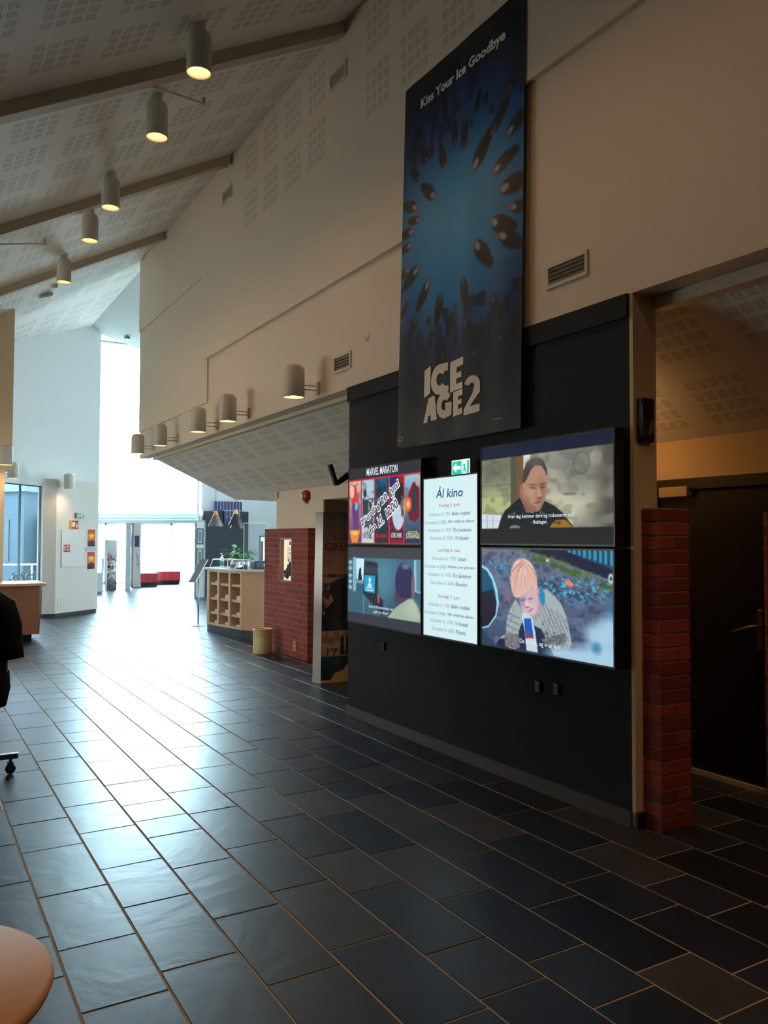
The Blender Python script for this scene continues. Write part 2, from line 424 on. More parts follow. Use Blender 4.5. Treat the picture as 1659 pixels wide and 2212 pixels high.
# ------------------------------------------------------------ right side: upper wall
def zt(x, y): return zc(x)-.0
mb = MB()
ybr = [-3.1, 3.1, 4.16, 6.13, 6.95, 9.10, 10.49, 10.66, 14.12]; zbr = [2.93, 3.37, 3.96, 4.52, 5.10, 5.24, 6.40]
def depth(y, z):   # thickness steps of the boarding
    d = 0
    if (y > 10.49 and z > 3.37) or (4.16 < y < 10.49 and z > 3.96) or (y < 4.16 and z > 4.52): d = .022
    if (y > 10.66 and z > 5.10) or (4.16 < y < 10.66 and z > 3.96) or (y < 4.16 and z > 4.52): d = .040
    return d
for a, b_ in zip(ybr[:-1], ybr[1:]):
    for c, d in zip(zbr[:-1], zbr[1:]):
        dd = depth((a+b_)/2, (c+d)/2); ym = (a+b_)/2
        pf = c >= 5.24 and ((6.95 <= ym <= 9.10) or (4.16 < ym < 6.13))
        mb.box(3.45-dd, 3.60, a, b_, c, d, 1 if pf else 0)
struct('wall_right', mb, [WHITE, PWALL], uvfn=lambda c: (c.y, c.z))
# lower right: dark wall that carries the displays, its cream end face, its cap and its baseboard
struct('wall_right.001', MB().box(3.45, 3.62, 3.19, 6.50, 0, 2.93), DARK)
struct('wall_right.002', MB().box(3.448, 3.63, 3.165, 3.19, 0, 2.93), mat('cream_end_face', (205, 182, 152), .8))
struct('trim_6', MB().box(3.425, 3.45, 3.19, 6.50, 2.80, 2.93), DARK)
struct('baseboard_right', MB().box(3.43, 3.45, 3.19, 6.50, 0, .085), BASE)
struct('baseboard_right.001', MB().box(3.44, 3.56, 3.145, 3.165, 0, .085), mat('black_baseboard', (28, 27, 26), .5))
# sloping soffit under the upper floor, cut off at 45 degrees at its far end
def zf(x, y=0): return 2.93-.70*(x-3.63)
KS = math.sqrt(1.49)
mb = MB(); mb.prism([(3.60, -3.1), (4.62, -3.1), (4.62, 9.4), (4.80, 11.1), (4.66, 12.75), (3.60, 13.95)], zf, lambda x, y: zf(x)+.10)
struct('ceiling.002', mb, SOFF, uvfn=lambda c: (c.y, (c.x-3.63)*KS))
struct('trim_7', MB().box(3.62, 3.70, -3.1, 3.165, 2.86, 2.93).box(3.60, 3.66, 6.50, 13.85, 2.89, 2.935), mat('soffit_batten', (214, 196, 170), .7))
# closing wall above the soffit cut, plain boards further in
struct('wall_right.003', MB().prism([(3.60, 14.0), (4.70, 12.80), (4.85, 11.05), (10.6, 11.05), (10.6, 10.9), (4.80, 10.9), (4.6, 12.70), (3.60, 13.85)], lambda x, y: max(zf(x)+.09, 2.15), 7.0), WHITE2)

# cream wall set back under the soffit, with a doorway
mb = MB()
mb.box(4.62, 4.76, 9.40, 10.92, 0, 2.245).box(4.62, 4.90, 7.2, 9.40, 2.07, 2.245).box(4.62, 4.76, 4.3, 7.2, 0, 2.245)
mb.box(4.62, 4.90, 9.32, 9.40, 0, 2.07)
# hole for the small window: rebuild the solid part around it
mb = MB(); g = (10.11, 10.51, .98, 1.575)
mb.box(4.62, 4.76, 9.40, g[0], 0, 2.245).box(4.62, 4.76, g[1], 10.92, 0, 2.245).box(4.62, 4.76, g[0], g[1], 0, g[2]).box(4.64, 4.76, g[0], g[1], g[2], g[3]).box(4.62, 4.76, g[0], g[1], g[3], 2.245)
mb.box(4.62, 4.90, 7.2, 9.40, 2.07, 2.245).box(4.62, 4.76, 4.3, 7.2, 0, 2.245)
struct('wall_right.004', mb, WHITE)
struct('wall_right.005', MB().box(4.76, 6.2, 9.42, 9.56, 0, 2.3).box(6.1, 6.2, 4.3, 9.42, 0, 2.3).box(4.76, 6.2, 4.2, 4.3, 0, 2.3).box(4.66, 6.2, 4.2, 9.56, 2.3, 2.4), WHITE)
struct('trim_8', MB().box(4.63, 4.98, 9.36, 9.41, 0, 2.07), mat('dark_brown_jamb', (66, 54, 42), .6))
struct('wall_right.006', MB().box(4.76, 10.6, 9.56, 9.7, 0, 2.3).box(4.76, 10.6, 9.56, 11.0, 2.2, 2.3), WHITE2)
# brick
def brick_mat(name, uv='x'):
    M = mat(name, (140, 60, 45), .85); nt = M.node_tree; b = nt.nodes['Principled BSDF']
    tc = nt.nodes.new('ShaderNodeTexCoord'); sp = nt.nodes.new('ShaderNodeSeparateXYZ'); nt.links.new(tc.outputs['Object'], sp.inputs[0])
    ad = math_node(nt, 'ADD', sp.outputs[0], sp.outputs[1]); cb = nt.nodes.new('ShaderNodeCombineXYZ')
    nt.links.new(ad, cb.inputs[0]); nt.links.new(sp.outputs[2], cb.inputs[1])
    br = nt.nodes.new('ShaderNodeTexBrick'); nt.links.new(cb.outputs[0], br.inputs['Vector'])
    br.inputs['Scale'].default_value = 1; br.inputs['Brick Width'].default_value = .235; br.inputs['Row Height'].default_value = .0755
    br.inputs['Mortar Size'].default_value = .006; br.inputs['Mortar Smooth'].default_value = .2; br.offset = .5
    br.inputs['Color1'].default_value = (*lin((150, 62, 46)), 1); br.inputs['Color2'].default_value = (*lin((118, 46, 36)), 1); br.inputs['Mortar'].default_value = (*lin((128, 108, 92)), 1)
    n = nt.nodes.new('ShaderNodeTexNoise'); n.inputs['Scale'].default_value = 30; nt.links.new(tc.outputs['Object'], n.inputs['Vector'])
    mx = nt.nodes.new('ShaderNodeMix'); mx.data_type = 'RGBA'; mx.blend_type = 'OVERLAY'; mx.inputs['Factor'].default_value = .35
    nt.links.new(br.outputs['Color'], mx.inputs['A']); nt.links.new(n.outputs['Fac'], mx.inputs['B']); nt.links.new(mx.outputs['Result'], b.inputs['Base Color'])
    hm = math_node(nt, 'ADD', math_node(nt, 'MULTIPLY', br.outputs['Fac'], -1.0), math_node(nt, 'MULTIPLY', n.outputs['Fac'], .3))
    bp = nt.nodes.new('ShaderNodeBump'); bp.inputs['Strength'].default_value = .8; bp.inputs['Distance'].default_value = .008
    nt.links.new(hm, bp.inputs['Height']); nt.links.new(bp.outputs[0], b.inputs['Normal'])
    return M
BRICK = brick_mat('red_brick')
mb = MB()
mb.box(4.50, 4.62, 9.60, g[0], 0, 1.705).box(4.50, 4.62, g[1], 11.06, 0, 1.705).box(4.50, 4.62, g[0], g[1], 0, g[2]).box(4.50, 4.62, g[0], g[1], g[3], 1.705)
struct('wall_right.007', mb, BRICK)

# brick column of real bricks at the end of the display wall, and the pier beyond the door
def brick_pier(name, x0, x1, y0, y1, courses, label, seed):
    r = random.Random(seed); root = empty(name, label, 'brick pier', ((x0+x1)/2, (y0+y1)/2, 0))
    ox, oy = (x0+x1)/2, (y0+y1)/2
    MB().box(x0-ox+.006, x1-ox-.006, y0-oy+.006, y1-oy-.006, 0, courses*.0755).build('mortar', mat('mortar', (134, 114, 96), .95, bump=.3, bscale=80), root)
    b = MB(); b2 = MB(); h = .0755
    w = x1-x0
    for i in range(courses):
        z0 = i*h+.004; z1 = (i+1)*h-.008
        cuts = [0, w] if i % 2 else [0, w*.52, w]
        for p, q in zip(cuts[:-1], cuts[1:]):
            j = r.uniform(-.0015, .0015)
            (b if r.random() < .5 else b2).box(x0-ox+p+(.004 if p else 0), x0-ox+q-(.004 if q < w else 0), y0-oy+j, y1-oy, z0, z1)
    # split the pale/dark courses into two meshes of one look each
    b.build('bricks', mat('brick_red', (150, 62, 44), .85, bump=.5, bscale=60, var=.15), root, bevel=.002)
    b2.build('bricks', mat('brick_dark_red', (122, 46, 36), .85, bump=.5, bscale=60, var=.15), root, bevel=.002)
    return root
brick_pier('brick_column', 3.505, 3.745, 3.04, 3.20, 23, 'narrow red brick column standing at the end of the dark display wall', 3)
struct('wall_right.008', MB().box(4.52, 4.75, -3.1, 3.125, 0, 1.735), BRICK)
struct('wall_right.009', MB().box(4.60, 4.75, -3.1, 3.125, 1.735, 2.30).box(4.60, 4.75, 3.125, 4.3, 1.985, 2.30).box(4.60, 4.75, 4.02, 4.3, 0, 1.985).box(3.62, 4.62, 4.22, 4.32, 0, 2.4).box(4.72, 4.80, 3.0, 4.3, 0, 2.3), mat('niche_wall_paint', (214, 182, 136), .85))
# niche door
d = empty('door_1', loc=(4.6, 3.13, 0), kind='structure')
DK = mat('black_brown_door', (34, 31, 29), .35)
MB().box(.03, .07, .02, .88, .02, 1.90).build('door_leaf', DK, d, bevel=.003)
MB().box(0, .10, 0, .89, 1.91, 1.985).box(0, .10, 0, .02, 0, 1.91).box(0, .10, .87, .89, 0, 1.91).build('door_frame', mat('dark_door_frame', (42, 36, 32), .4), d)
MB().box(0, .03, .02, .87, 0, .03).build('threshold', mat('pale_threshold', (190, 180, 165), .5), d)
hd = MB().box(.012, .028, .075, .11, .88, 1.13).build('handle_plate', mat('satin_steel', (172, 160, 140), .3, .9), d, bevel=.006)
MB().tube([(.02, .092, 1.03), (-.035, .092, 1.03), (-.045, .12, 1.025), (-.045, .19, 1.0), (-.042, .245, .985)], .0095).build('lever', mat('satin_steel', (0, 0, 0)), hd)
MB().box(-.03, .03, .60, .84, 1.86, 1.93).build('door_closer', mat('closer_cover', (190, 160, 110), .4), d, bevel=.004)

# ------------------------------------------------------------ left and back shell
LW0, LW1, LWZ0, LWZ1 = 8.0, 13.4, .45, 2.15
struct('wall_left', MB().prism([(-3.65, -3.1), (-3.5, -3.1), (-3.5, LW0), (-3.65, LW0)], 0, zc).prism([(-3.65, LW1), (-3.5, LW1), (-3.5, 14.8), (-3.65, 14.8)], 0, zc)
       .prism([(-3.65, LW0), (-3.5, LW0), (-3.5, LW1), (-3.65, LW1)], 0, LWZ0).prism([(-3.65, LW0), (-3.5, LW0), (-3.5, LW1), (-3.65, LW1)], LWZ1, zc), mat('brown_panelling', (48, 36, 28), .9))
w = empty('window_6', loc=(-3.6, LW0, LWZ0), kind='structure'); mb = MB()  # window out of view, placed for the side light from the left
for i in range(4): q = i*(LW1-LW0)/3; mb.box(0, .06, q-.03, q+.03, 0, LWZ1-LWZ0)
mb.box(0, .06, 0, LW1-LW0, 0, .05).box(0, .06, 0, LW1-LW0, LWZ1-LWZ0-.05, LWZ1-LWZ0).build('window_frame', mat('white_window_frame', (225, 228, 230), .5), w)
MB().box(.02, .03, 0, LW1-LW0, .03, LWZ1-LWZ0-.03).build('glass_pane', glass_mat('curtained_glass', (184, 180, 174)), w)  # glass darkened and warmed to dim the daylight; no curtain
struct('wall_back', MB().prism([(-3.6, -3.2), (3.6, -3.2), (4.8, -3.2), (4.8, -3.05), (3.6, -3.05), (-3.6, -3.05)], 0, lambda x, y: zc(min(x, 3.6))), mat('brown_panelling', (0, 0, 0)))
struct('wall_left.001', MB().prism([(-3.5, 14.34), (1.375, 14.34), (1.375, 14.6), (-3.5, 14.6)], 0, 2.66)
       .prism([(-3.5, 14.30), (1.475, 14.30), (1.475, 14.6), (-3.5, 14.6)], 2.66, zc), mat('tan_wall', (214, 180, 138), .8))
bpy.data.objects['wall_left.001'].data.materials[0] = mat('warm_cream_wall', (224, 196, 160), .8)
# diagonal upper wall with a window below
A0, A1 = Vector((-1.25, 14.334)), Vector((3.877, 19.636)); dr = (A1-A0).normalized(); nn = Vector((-dr.y, dr.x))
def dp(t, off=0): p = A0+dr*t+nn*off; return (p.x, p.y)
def tt(x): return (x-A0.x)/dr.x
L_ = (A1-A0).length
mb = MB()
mb.prism([dp(0), dp(L_), dp(L_, .14), dp(0, .14)], 2.645, lambda x, y: zc(min(x, 3.95))+.05)
mb.prism([dp(0), dp(tt(1.66)), dp(tt(1.66), .14), dp(0, .14)], 0, 2.645).prism([dp(tt(1.66)), dp(tt(2.49)), dp(tt(2.49), .14), dp(tt(1.66), .14)], 0, .60)
mb.prism([dp(tt(2.49)), dp(L_), dp(L_, .14), dp(tt(2.49), .14)], 0, 2.645)
struct('wall_left.002', mb, WHITE2)
w = empty('window_1', loc=(*dp(tt(1.66)), 0), kind='structure'); wm = Matrix.Identity(4)
w.rotation_euler = (0, 0, math.atan2(dr.y, dr.x))
wl = tt(2.49)-tt(1.66); FR = mat('black_window_frame', (40, 48, 54), .4)
mb = MB()
for x in (0, wl-.66, wl-.03): mb.box(x, x+.022, .05, .09, .60, 2.645)
mb.box(0, wl, .05, .09, .60, .63).box(0, wl, .05, .09, 2.625, 2.645); mb.build('window_frame', FR, w)
MB().box(0, wl, .066, .072, .62, 2.63).build('glass_pane', glass_mat('tinted_glass', (178, 188, 192)), w)  # tint added to hold back the daylight through this window
# lower block in front of it
struct('wall_left.003', MB().prism([(2.36, 17.28), (2.60, 17.235), (3.52, 18.03), (3.81, 19.55), (2.50, 18.19)], 0, 2.74), mat('painted_block_wall', (228, 222, 210), .85))
struct('baseboard_left', MB().prism([(2.36, 17.265), (2.604, 17.22), (3.535, 18.025), (3.81, 19.45), (3.79, 19.45), (3.5, 18.05), (2.6, 17.26), (2.37, 17.30)], 0, .075), mat('dark_baseboard', (60, 56, 54), .6))
struct('trim_9', MB().box(-3.5, 1.40, 14.33, 14.345, 0, .07), BASE)

# ------------------------------------------------------------ far atrium
def fpt(t, off=0):   # along the glazed screen wall, from its left end
    a = Vector((4.482, 22.869)); d = Vector((2.32, -1.369)).normalized(); n = Vector((-d.y, d.x)); p = a+d*t+n*off; return (p.x, p.y)
FA = Vector((2.32, -1.369)).normalized(); fl_ = 2.70
WF = mat('white_window_frame', (225, 228, 230), .5)
w = empty('window_2', loc=(*fpt(-1.0), 0), kind='structure'); w.rotation_euler = (0, 0, math.atan2(FA.y, FA.x)); LW = fl_+1.0
mb = MB()
for x in (0, LW): mb.box(x-.02, x+.02, .0, .08, 2.05, 7.2)
for z in (2.05, 7.15): mb.box(0, LW, 0, .08, z, z+.05)
mb.build('window_frame', WF, w); MB().box(0, LW, .035, .045, 2.1, 7.15).build('glass_pane', GLASS, w)
mb = MB(); mb.prism([fpt(-1.0, -.06), fpt(fl_+.2, -.06), fpt(fl_+.2, .12), fpt(-1.0, .12)], 1.985, 2.06)
struct('trim_10', mb, mat('grey_lintel', (176, 176, 176), .6))
struct('trim_11', MB().prism([fpt(fl_-.02, -.10), fpt(fl_+.20, -.10), fpt(fl_+.20, .12), fpt(fl_-.02, .12)], 0, 2.0), WHITE2)
struct('trim_12', MB().prism([fpt(fl_-.045, -.115), fpt(fl_-.005, -.115), fpt(fl_-.005, .12), fpt(fl_-.045, .12)], 0, 2.0), mat('grey_door_frame', (112, 116, 120), .5))
struct('wall_far', MB().box(6.95, 8.62, 21.6, 21.75, 0, 7.2).box(8.62, 9.1, 21.6, 21.75, 1.62, 7.2).box(9.1, 10.6, 21.6, 21.75, 0, 7.2), mat('bright_white_wall', (248, 248, 246), .8))
struct('wall_far.001', MB().box(10.5, 10.6, 11.0, 29.1, 0, 7.2), mat('bright_white_wall', (0, 0, 0)))
struct('wall_far.002', MB().prism([fpt(-1.0, 0), fpt(-.9, .1), (3.75, 29.1), (3.6, 29.1), (3.6, 23.3)], 0, 2.25).prism([(3.7, 19.75), (3.8, 19.75), (3.8, 23.35), (3.7, 23.4)], 0, 7.2), WHITE2)
struct('ceiling.003', MB().prism([fpt(-1.0, .12), fpt(fl_, .12), (6.95, 21.76), (10.6, 21.76), (10.6, 29.1), (3.6, 29.1)], 2.12, 2.25), WHITE2)
w = empty('window_3', loc=(3.7, 29.0, 0), kind='structure'); mb = MB()
for i in range(7): x = i*6.8/6; mb.box(x-.03, x+.03, 0, .08, 0, 2.12)
mb.box(0, 6.8, 0, .08, 0, .08).box(0, 6.8, 0, .08, 2.04, 2.12).build('window_frame', WF, w)
MB().box(0, 6.8, .035, .045, .08, 2.05).build('glass_pane', GLASS, w)
w = empty('window_4', loc=(3.7, 11.0, 7.0), kind='structure'); mb = MB()
for i in range(5): mb.box(i*1.7-.03, i*1.7+.03, 0, 12.5, 0, .1)
for i in range(8): mb.box(0, 6.9, i*1.78-.03, i*1.78+.03, 0, .1)
mb.build('skylight_frame', WF, w); MB().box(0, 6.9, 0, 12.5, .04, .05).build('glass_pane', glass_mat('frosted_roof_glass', (92, 96, 98)), w)  # clear roof glass darkened to weaken the light from above
# inner lobby partition and glass door leaves in the lobby
d = empty('door_2', loc=(5.86, 25.36, 0), kind='structure')
MB().box(-.05, .10, -.04, .06, 0, 2.12).build('door_post', WF, d)
MB().prism([(.10, .0), (.52, 1.45), (.49, 1.46), (.07, .01)], .1, 2.05).build('glass_pane', GLASS, d)
MB().prism([(.50, 1.42), (.545, 1.50), (.50, 1.52), (.46, 1.46)], 0, 2.1).build('door_edge', mat('rust_red_edge', (150, 90, 90), .5), d)
struct('trim_13', MB().box(6.40, 6.66, 26.95, 27.05, 0, 2.12), WHITE2)

# ============================================================ LAMPS
BULB = mat('warm_bulb', (255, 230, 180), emit=(255, 232, 190), estr=14)
REFL = mat('lamp_reflector', (250, 235, 205), .4, .2)
def spot(name, loc, parent, energy, ang=165, col=(1, .60, .30), blend=1):
    d = bpy.data.lights.new(name, 'SPOT'); d.energy = energy; d.spot_size = math.radians(ang); d.spot_blend = blend; d.color = col; d.shadow_soft_size = .05
    o = bpy.data.objects.new(name, d); COL.objects.link(o); o.parent = parent; o.location = loc
    return o
def make_downlight():
    r = empty('ceiling_downlight', None, 'ceiling lamp')
    MB().lathe([(.048, .07), (.048, -.045), (.052, -.05), (.060, -.06)], seg=24).build('neck', LAMPW, r)
    # z = 0 at the ceiling, body hangs below
    MB().lathe([(.060, -.052), (.082, -.075), (.094, -.10), (.094, -.375), (.090, -.378), (.089, -.37), (.086, -.36)], seg=32, caps=False).build('housing', LAMPW, r)
    rf = MB().lathe([(.086, -.362), (.075, -.30), (.052, -.245), (.03, -.225)], seg=32, caps=False).build('reflector', REFL, r)
    MB().lathe([(.0, -.232), (.032, -.236), (.044, -.25), (.040, -.262), (.0, -.268)], seg=20, caps=False).build('bulb', BULB, r)
    spot('bulb_light', (0, 0, -.385), r, LAMP)
    return r
proto = make_downlight()
CL = [(5.964, 'cylindrical ceiling spotlight nearest the camera, hanging in front of the first beam'),
      (7.111, 'cylindrical ceiling spotlight just below the thin diagonal rod, second from the camera'),
      (8.871, 'cylindrical ceiling spotlight in front of the middle beam, third from the camera'),
      (9.988, 'cylindrical ceiling spotlight between the middle and farthest beams, fourth from the camera'),
      (11.804, 'cylindrical ceiling spotlight farthest away, in front of the last beam above the small sensors')]
for i, (y, lb) in enumerate(CL):
    o = proto if i == 0 else copy_tree(proto)
    x = 1.86 if y < 7 else (1.848 if y < 8 else 1.825); o.location = (x, y, zc(x)-.005); o['label'] = lb; o['group'] = 'ceiling spotlights in a row'
for x, y, where_ in ((1.86, 4.1, 'just above the top picture edge'), (1.86, 2.97, 'overhead beside the camera, right'), (1.86, 1.1, 'straight right of the camera'), (0.2, 1.1, 'right over the round table'), (-1.2, 5.96, 'over the coat rack'), (-1.2, 8.87, 'between coat rack and service counter'), (-1.2, 11.8, 'over the service counter')):  # unseen lamps added for more warm light; some extend the row
    o = copy_tree(proto); o.location = (x, y, zc(x)-.005); o['label'] = 'cylindrical ceiling spotlight outside the picture, '+where_; o['group'] = 'ceiling spotlights above the camera'

def make_wall_lamp():
    """plate on the wall at local z=0, lamp body out along +z, x right, y up"""
    r = empty('wall_spotlight', None, 'wall lamp')
    MB().box(-.028, .028, -.075, .045, 0, .022).build('wall_plate', LAMPW, r, bevel=.003)
    for s in (-.012, .030): MB().tube([(0, s-.03, .02), (0, s-.03, .17)], .006).build('arm', LAMPW, r)
    body = [(0.0, .158), (.060, .157), (.078, .146), (.100, .118), (.101, -.152), (.097, -.156), (.094, -.15)]
    MB().lathe([(a, z) for a, z in body], 0, .0, 0, 32, False).build('housing', LAMPW, r)
    MB().lathe([(.095, -.150), (.085, -.125), (.055, -.105), (.03, -.10)], 0, 0, 0, 32, False).build('reflector', REFL, r)
    MB().lathe([(0, -.10), (.034, -.106), (.048, -.120), (.040, -.138), (0, -.145)], 0, 0, 0, 20, False).build('bulb', BULB, r)
    # lathe axis is z: turn those three upright and push them out from the plate
    for c in children(r):
        if c.name.split('.')[0] in ('housing', 'reflector', 'bulb'):
            c.data.transform(Matrix.Translation((0, .025, .26)) @ Matrix.Rotation(-PI/2, 4, 'X'))
    s = spot('bulb_light', (0, -.165, .26), r, LAMP*.5); s.rotation_euler = (-PI/2, 0, 0)
    return r
wl0 = make_wall_lamp()
WL = [(7.14, 'round topped wall spotlight nearest to and left of the dark display wall'),
      (9.00, 'round topped wall spotlight second from the dark display wall'),
      (10.10, 'round topped wall spotlight in the middle of the five on the right wall'),
      (11.88, 'round topped wall spotlight second from the far corner of the right wall'),
      (13.20, 'round topped wall spotlight at the far corner of the right wall, against the bright daylight')]
for i, (y, lb) in enumerate(WL):
    o = wl0 if i == 0 else copy_tree(wl0)
    o.matrix_world = rwall(y, 3.045); o['label'] = lb; o['group'] = 'wall spotlights on the right wall'
for y in (1.5, .3):  # unseen lamps added and strengthened to light the cream end face and column
    o = copy_tree(wl0); o.matrix_world = rwall(y, 3.045); o['label'] = 'wall spotlight on the right wall %s' % ('just outside the picture' if y > 1 else 'farther behind the camera'); o['group'] = 'wall spotlights on the right wall'
    for c_ in children(o):
        if c_.type == 'LIGHT': c_.data = c_.data.copy(); c_.data.energy *= 2.0
o = copy_tree(wl0); o.matrix_world = frame((1.36, 14.30, 2.84), (1, 0)); o['label'] = 'wall spotlight cut by the left edge, above the lit cream wall end'; o['group'] = 'wall spotlights on the left'
o = copy_tree(wl0); o.matrix_world = frame((*dp(tt(1.60)), 2.84), (dr.x, dr.y)); o['label'] = 'white wall spotlight half hidden by the wall end, above the tall window'; o['group'] = 'wall spotlights on the left'
bd = Vector((.92, .795)).normalized()
def bpt(x): return (x, 17.235+(x-2.60)*.795/.92)
o = copy_tree(wl0); o.matrix_world = frame((2.63, 17.255, 2.66), (.763, .647)); o['label'] = 'white wall spotlight beside the green exit sign on the diagonal white wall'; o['group'] = 'wall spotlights on the left'

# ============================================================ BANNER
BT = mat('banner_lettering', (236, 226, 210), .5)
def banner_pic():
    p = Pic(230, 440, (4, 10, 18), asp=.52)
    d = np.sqrt(((p.U-.48)/.80)**2+((p.V-.44)/.345)**2)
    for r, c in ((1.35, (10, 30, 72)), (1.12, (14, 64, 124)), (.95, (16, 104, 164)), (.72, (24, 132, 190)), (.45, (44, 150, 204))):
        p.mix(np.clip((r-d)/.35, 0, 1), c)
    p.noise(26, (4, 14, 34), .45, .75, v0=.0, v1=.24, sy=1.0); p.noise(22, (3, 10, 26), .45, .75, v0=.66, v1=1, sy=1.3)
    p.ell(.46, .215, .28, .05, (10, 50, 104), 1.4, a=.4)
    fish = [(.372, .262, .05), (.47, .225, .045), (.56, .25, .05), (.70, .315, .075), (.83, .262, .06), (.955, .30, .06), (.87, .375, .065), (.25, .33, .06), (.08, .34, .055), (.05, .41, .05),
            (.12, .385, .04), (.94, .44, .075), (.86, .52, .07), (.98, .50, .05), (.04, .45, .045), (.10, .54, .065), (.22, .60, .06), (.36, .655, .055), (.45, .70, .05), (.58, .64, .06), (.72, .565, .07), (.92, .565, .065),
            (.30, .72, .05), (.60, .745, .055), (.72, .75, .05), (.83, .71, .055), (.13, .68, .05), (.40, .80, .035), (.68, .82, .04), (.88, .80, .04), (.05, .62, .04), (.20, .22, .05), (.12, .26, .045), (.66, .19, .04), (.93, .20, .05), (.03, .52, .04)]
    cx, cy = .48, .43
    for x, y, s in fish:
        a = math.atan2((cy-y), (cx-x)*.52); dx, dy = math.cos(a)/.52, math.sin(a)
        p.ell(x, y, s/.52*.62, s*.30, (13, 22, 28), .3, a)
        p.ell(x-dx*s*.5, y-dy*s*.5, s/.52*.34, s*.20, (10, 16, 24), .4, a)
        p.ell(x+dx*s*.42, y+dy*s*.42, s/.52*.20, s*.13, (150, 190, 204), .6, a, .8 if .27 < y < .62 else .35)
        if .25 < y < .62: p.ell(x+dx*s*.62, y+dy*s*.62, .010, .006, (200, 60, 60), .6)
    for u, w_ in ((.84, .02), (.07, .012), (.99, .012)): p.mix(np.clip(1-abs(p.U-u)/w_, 0, 1)*.18, (90, 100, 112))
    return p.smooth(1)
TL, TR, BLc, BR = [np.array(v_) for v_ in ((3.395, 5.456, 5.145), (3.395, 3.998, 5.145), (3.375, 5.532, 2.292), (3.375, 4.043, 2.285))]
ban = empty('hanging_banner', 'tall dark blue film banner lettered ICE AGE 2 hanging on the right wall', 'banner', (3.39, 4.75, 2.28))
def banpos(U, V, off=0.0):
    P = TL[:, None, None]*(1-U)*(1-V)+TR[:, None, None]*U*(1-V)+BLc[:, None, None]*(1-U)*V+BR[:, None, None]*U*V
    wv = .006*np.sin(U*9+1)+.004*np.sin(U*23)
    return P[0]-3.39-wv*(.4+V)-off, P[1]-4.75, P[2]-2.28
pic_mesh('printed_sheet', banner_pic(), banpos, pic_mat('banner_print', rough=.42), ban)
MB().box(-.002, .016, -.70, .775, -.005, .045).build('bottom_rail', mat('rail_black', (26, 28, 32), .4), ban, bevel=.004)
def ban_text(name, s, u, v, wu, hv, **k):
    """lettering laid on the banner: built flat in (u, v) and bent onto the sheet"""
    t = text_obj(name, s, BT, None, 0, 0, wu, hv, **k); me = t.data
    co = np.zeros(len(me.vertices)*3); me.vertices.foreach_get('co', co); co = co.reshape(-1, 3)
    X, Y, Z = banpos(u+co[:, 0][:, None], v-co[:, 1][:, None], .004)
    co[:, 0] = X[:, 0]; co[:, 1] = Y[:, 0]; co[:, 2] = Z[:, 0]; me.vertices.foreach_set('co', co.ravel()); me.update()
    t.parent = ban
    return t
ban_text('slogan_lettering', 'Kiss Your Ice Goodbye', .515, .078, .71, .034, bold=.04)
def poly_letters(name, polys):
    b = MB()
    bm = b.bm
    for pl in polys:
        vs = []
        for (u, v_) in pl:
            X, Y, Z = banpos(np.array([[u]]), np.array([[v_]]), .004); vs.append(bm.verts.new((X[0, 0], Y[0, 0], Z[0, 0])))
        bm.faces.new(vs)
    return b.build(name, BT, ban)
def arcpts(cx, cy, rx, ry, a0, a1, n=10): return [(cx+rx*math.cos(math.radians(a0+(a1-a0)*i/n)), cy-ry*math.sin(math.radians(a0+(a1-a0)*i/n))) for i in range(n+1)]
def ring(cx, cy, rx, ry, tx, ty, a0, a1, n=12):
    o = arcpts(cx, cy, rx, ry, a0, a1, n); i_ = arcpts(cx, cy, rx-tx, ry-ty, a0, a1, n)
    return [[o[k], o[k+1], i_[k+1], i_[k]] for k in range(n)]
P = [[(.247, .808), (.305, .800), (.305, .872), (.247, .880)]]                                     # I
P += ring(.385, .842, .075, .040, .048, .024, 40, 320)                                            # C
P += [[(.40, .803), (.448, .803), (.448, .825), (.42, .822)], [(.40, .882), (.455, .878), (.455, .862), (.42, .862)]]
P += [[(.468, .806), (.525, .804), (.525, .880), (.468, .884)], [(.525, .804), (.588, .803), (.588, .822), (.525, .824)], [(.525, .838), (.572, .837), (.572, .851), (.525, .852)], [(.525, .866), (.584, .864), (.584, .880), (.525, .881)]]  # E
P += [[(.245, .948), (.290, .884), (.345, .880), (.368, .944), (.318, .946), (.312, .930), (.288, .931), (.283, .948)]]                                                                           # A
P += ring(.425, .911, .062, .035, .038, .021, 40, 330)                                            # G
P += [[(.43, .906), (.484, .906), (.484, .938), (.455, .944), (.455, .922), (.43, .922)]]
P += [[(.498, .884), (.545, .883), (.545, .944), (.498, .947)], [(.545, .883), (.588, .882), (.588, .897), (.545, .898)], [(.545, .907), (.580, .906), (.580, .918), (.545, .919)], [(.545, .930), (.588, .929), (.588, .944), (.545, .945)]]  # E
P += ring(.660, .882, .062, .026, .040, .018, -20, 160) + [[(.722, .880), (.722, .900), (.650, .930), (.722, .929), (.722, .947), (.601, .950), (.601, .935), (.668, .900), (.680, .885)]]
poly_letters('title_lettering', P)
# small maker's mark ring and line bottom corners
b = MB()
for q in ring(.038, .979, .026, .0075, .004, .0012, 0, 360, 18):
    vs = []
    for (u, v_) in q: X, Y, Z = banpos(np.array([[u]]), np.array([[v_]]), .004); vs.append(b.bm.verts.new((X[0, 0], Y[0, 0], Z[0, 0])))
    b.bm.faces.new(vs)
b.build('maker_mark', BT, ban)
ban_text('web_address', 'www.', .86, .9745, .06, .002, bold=0)

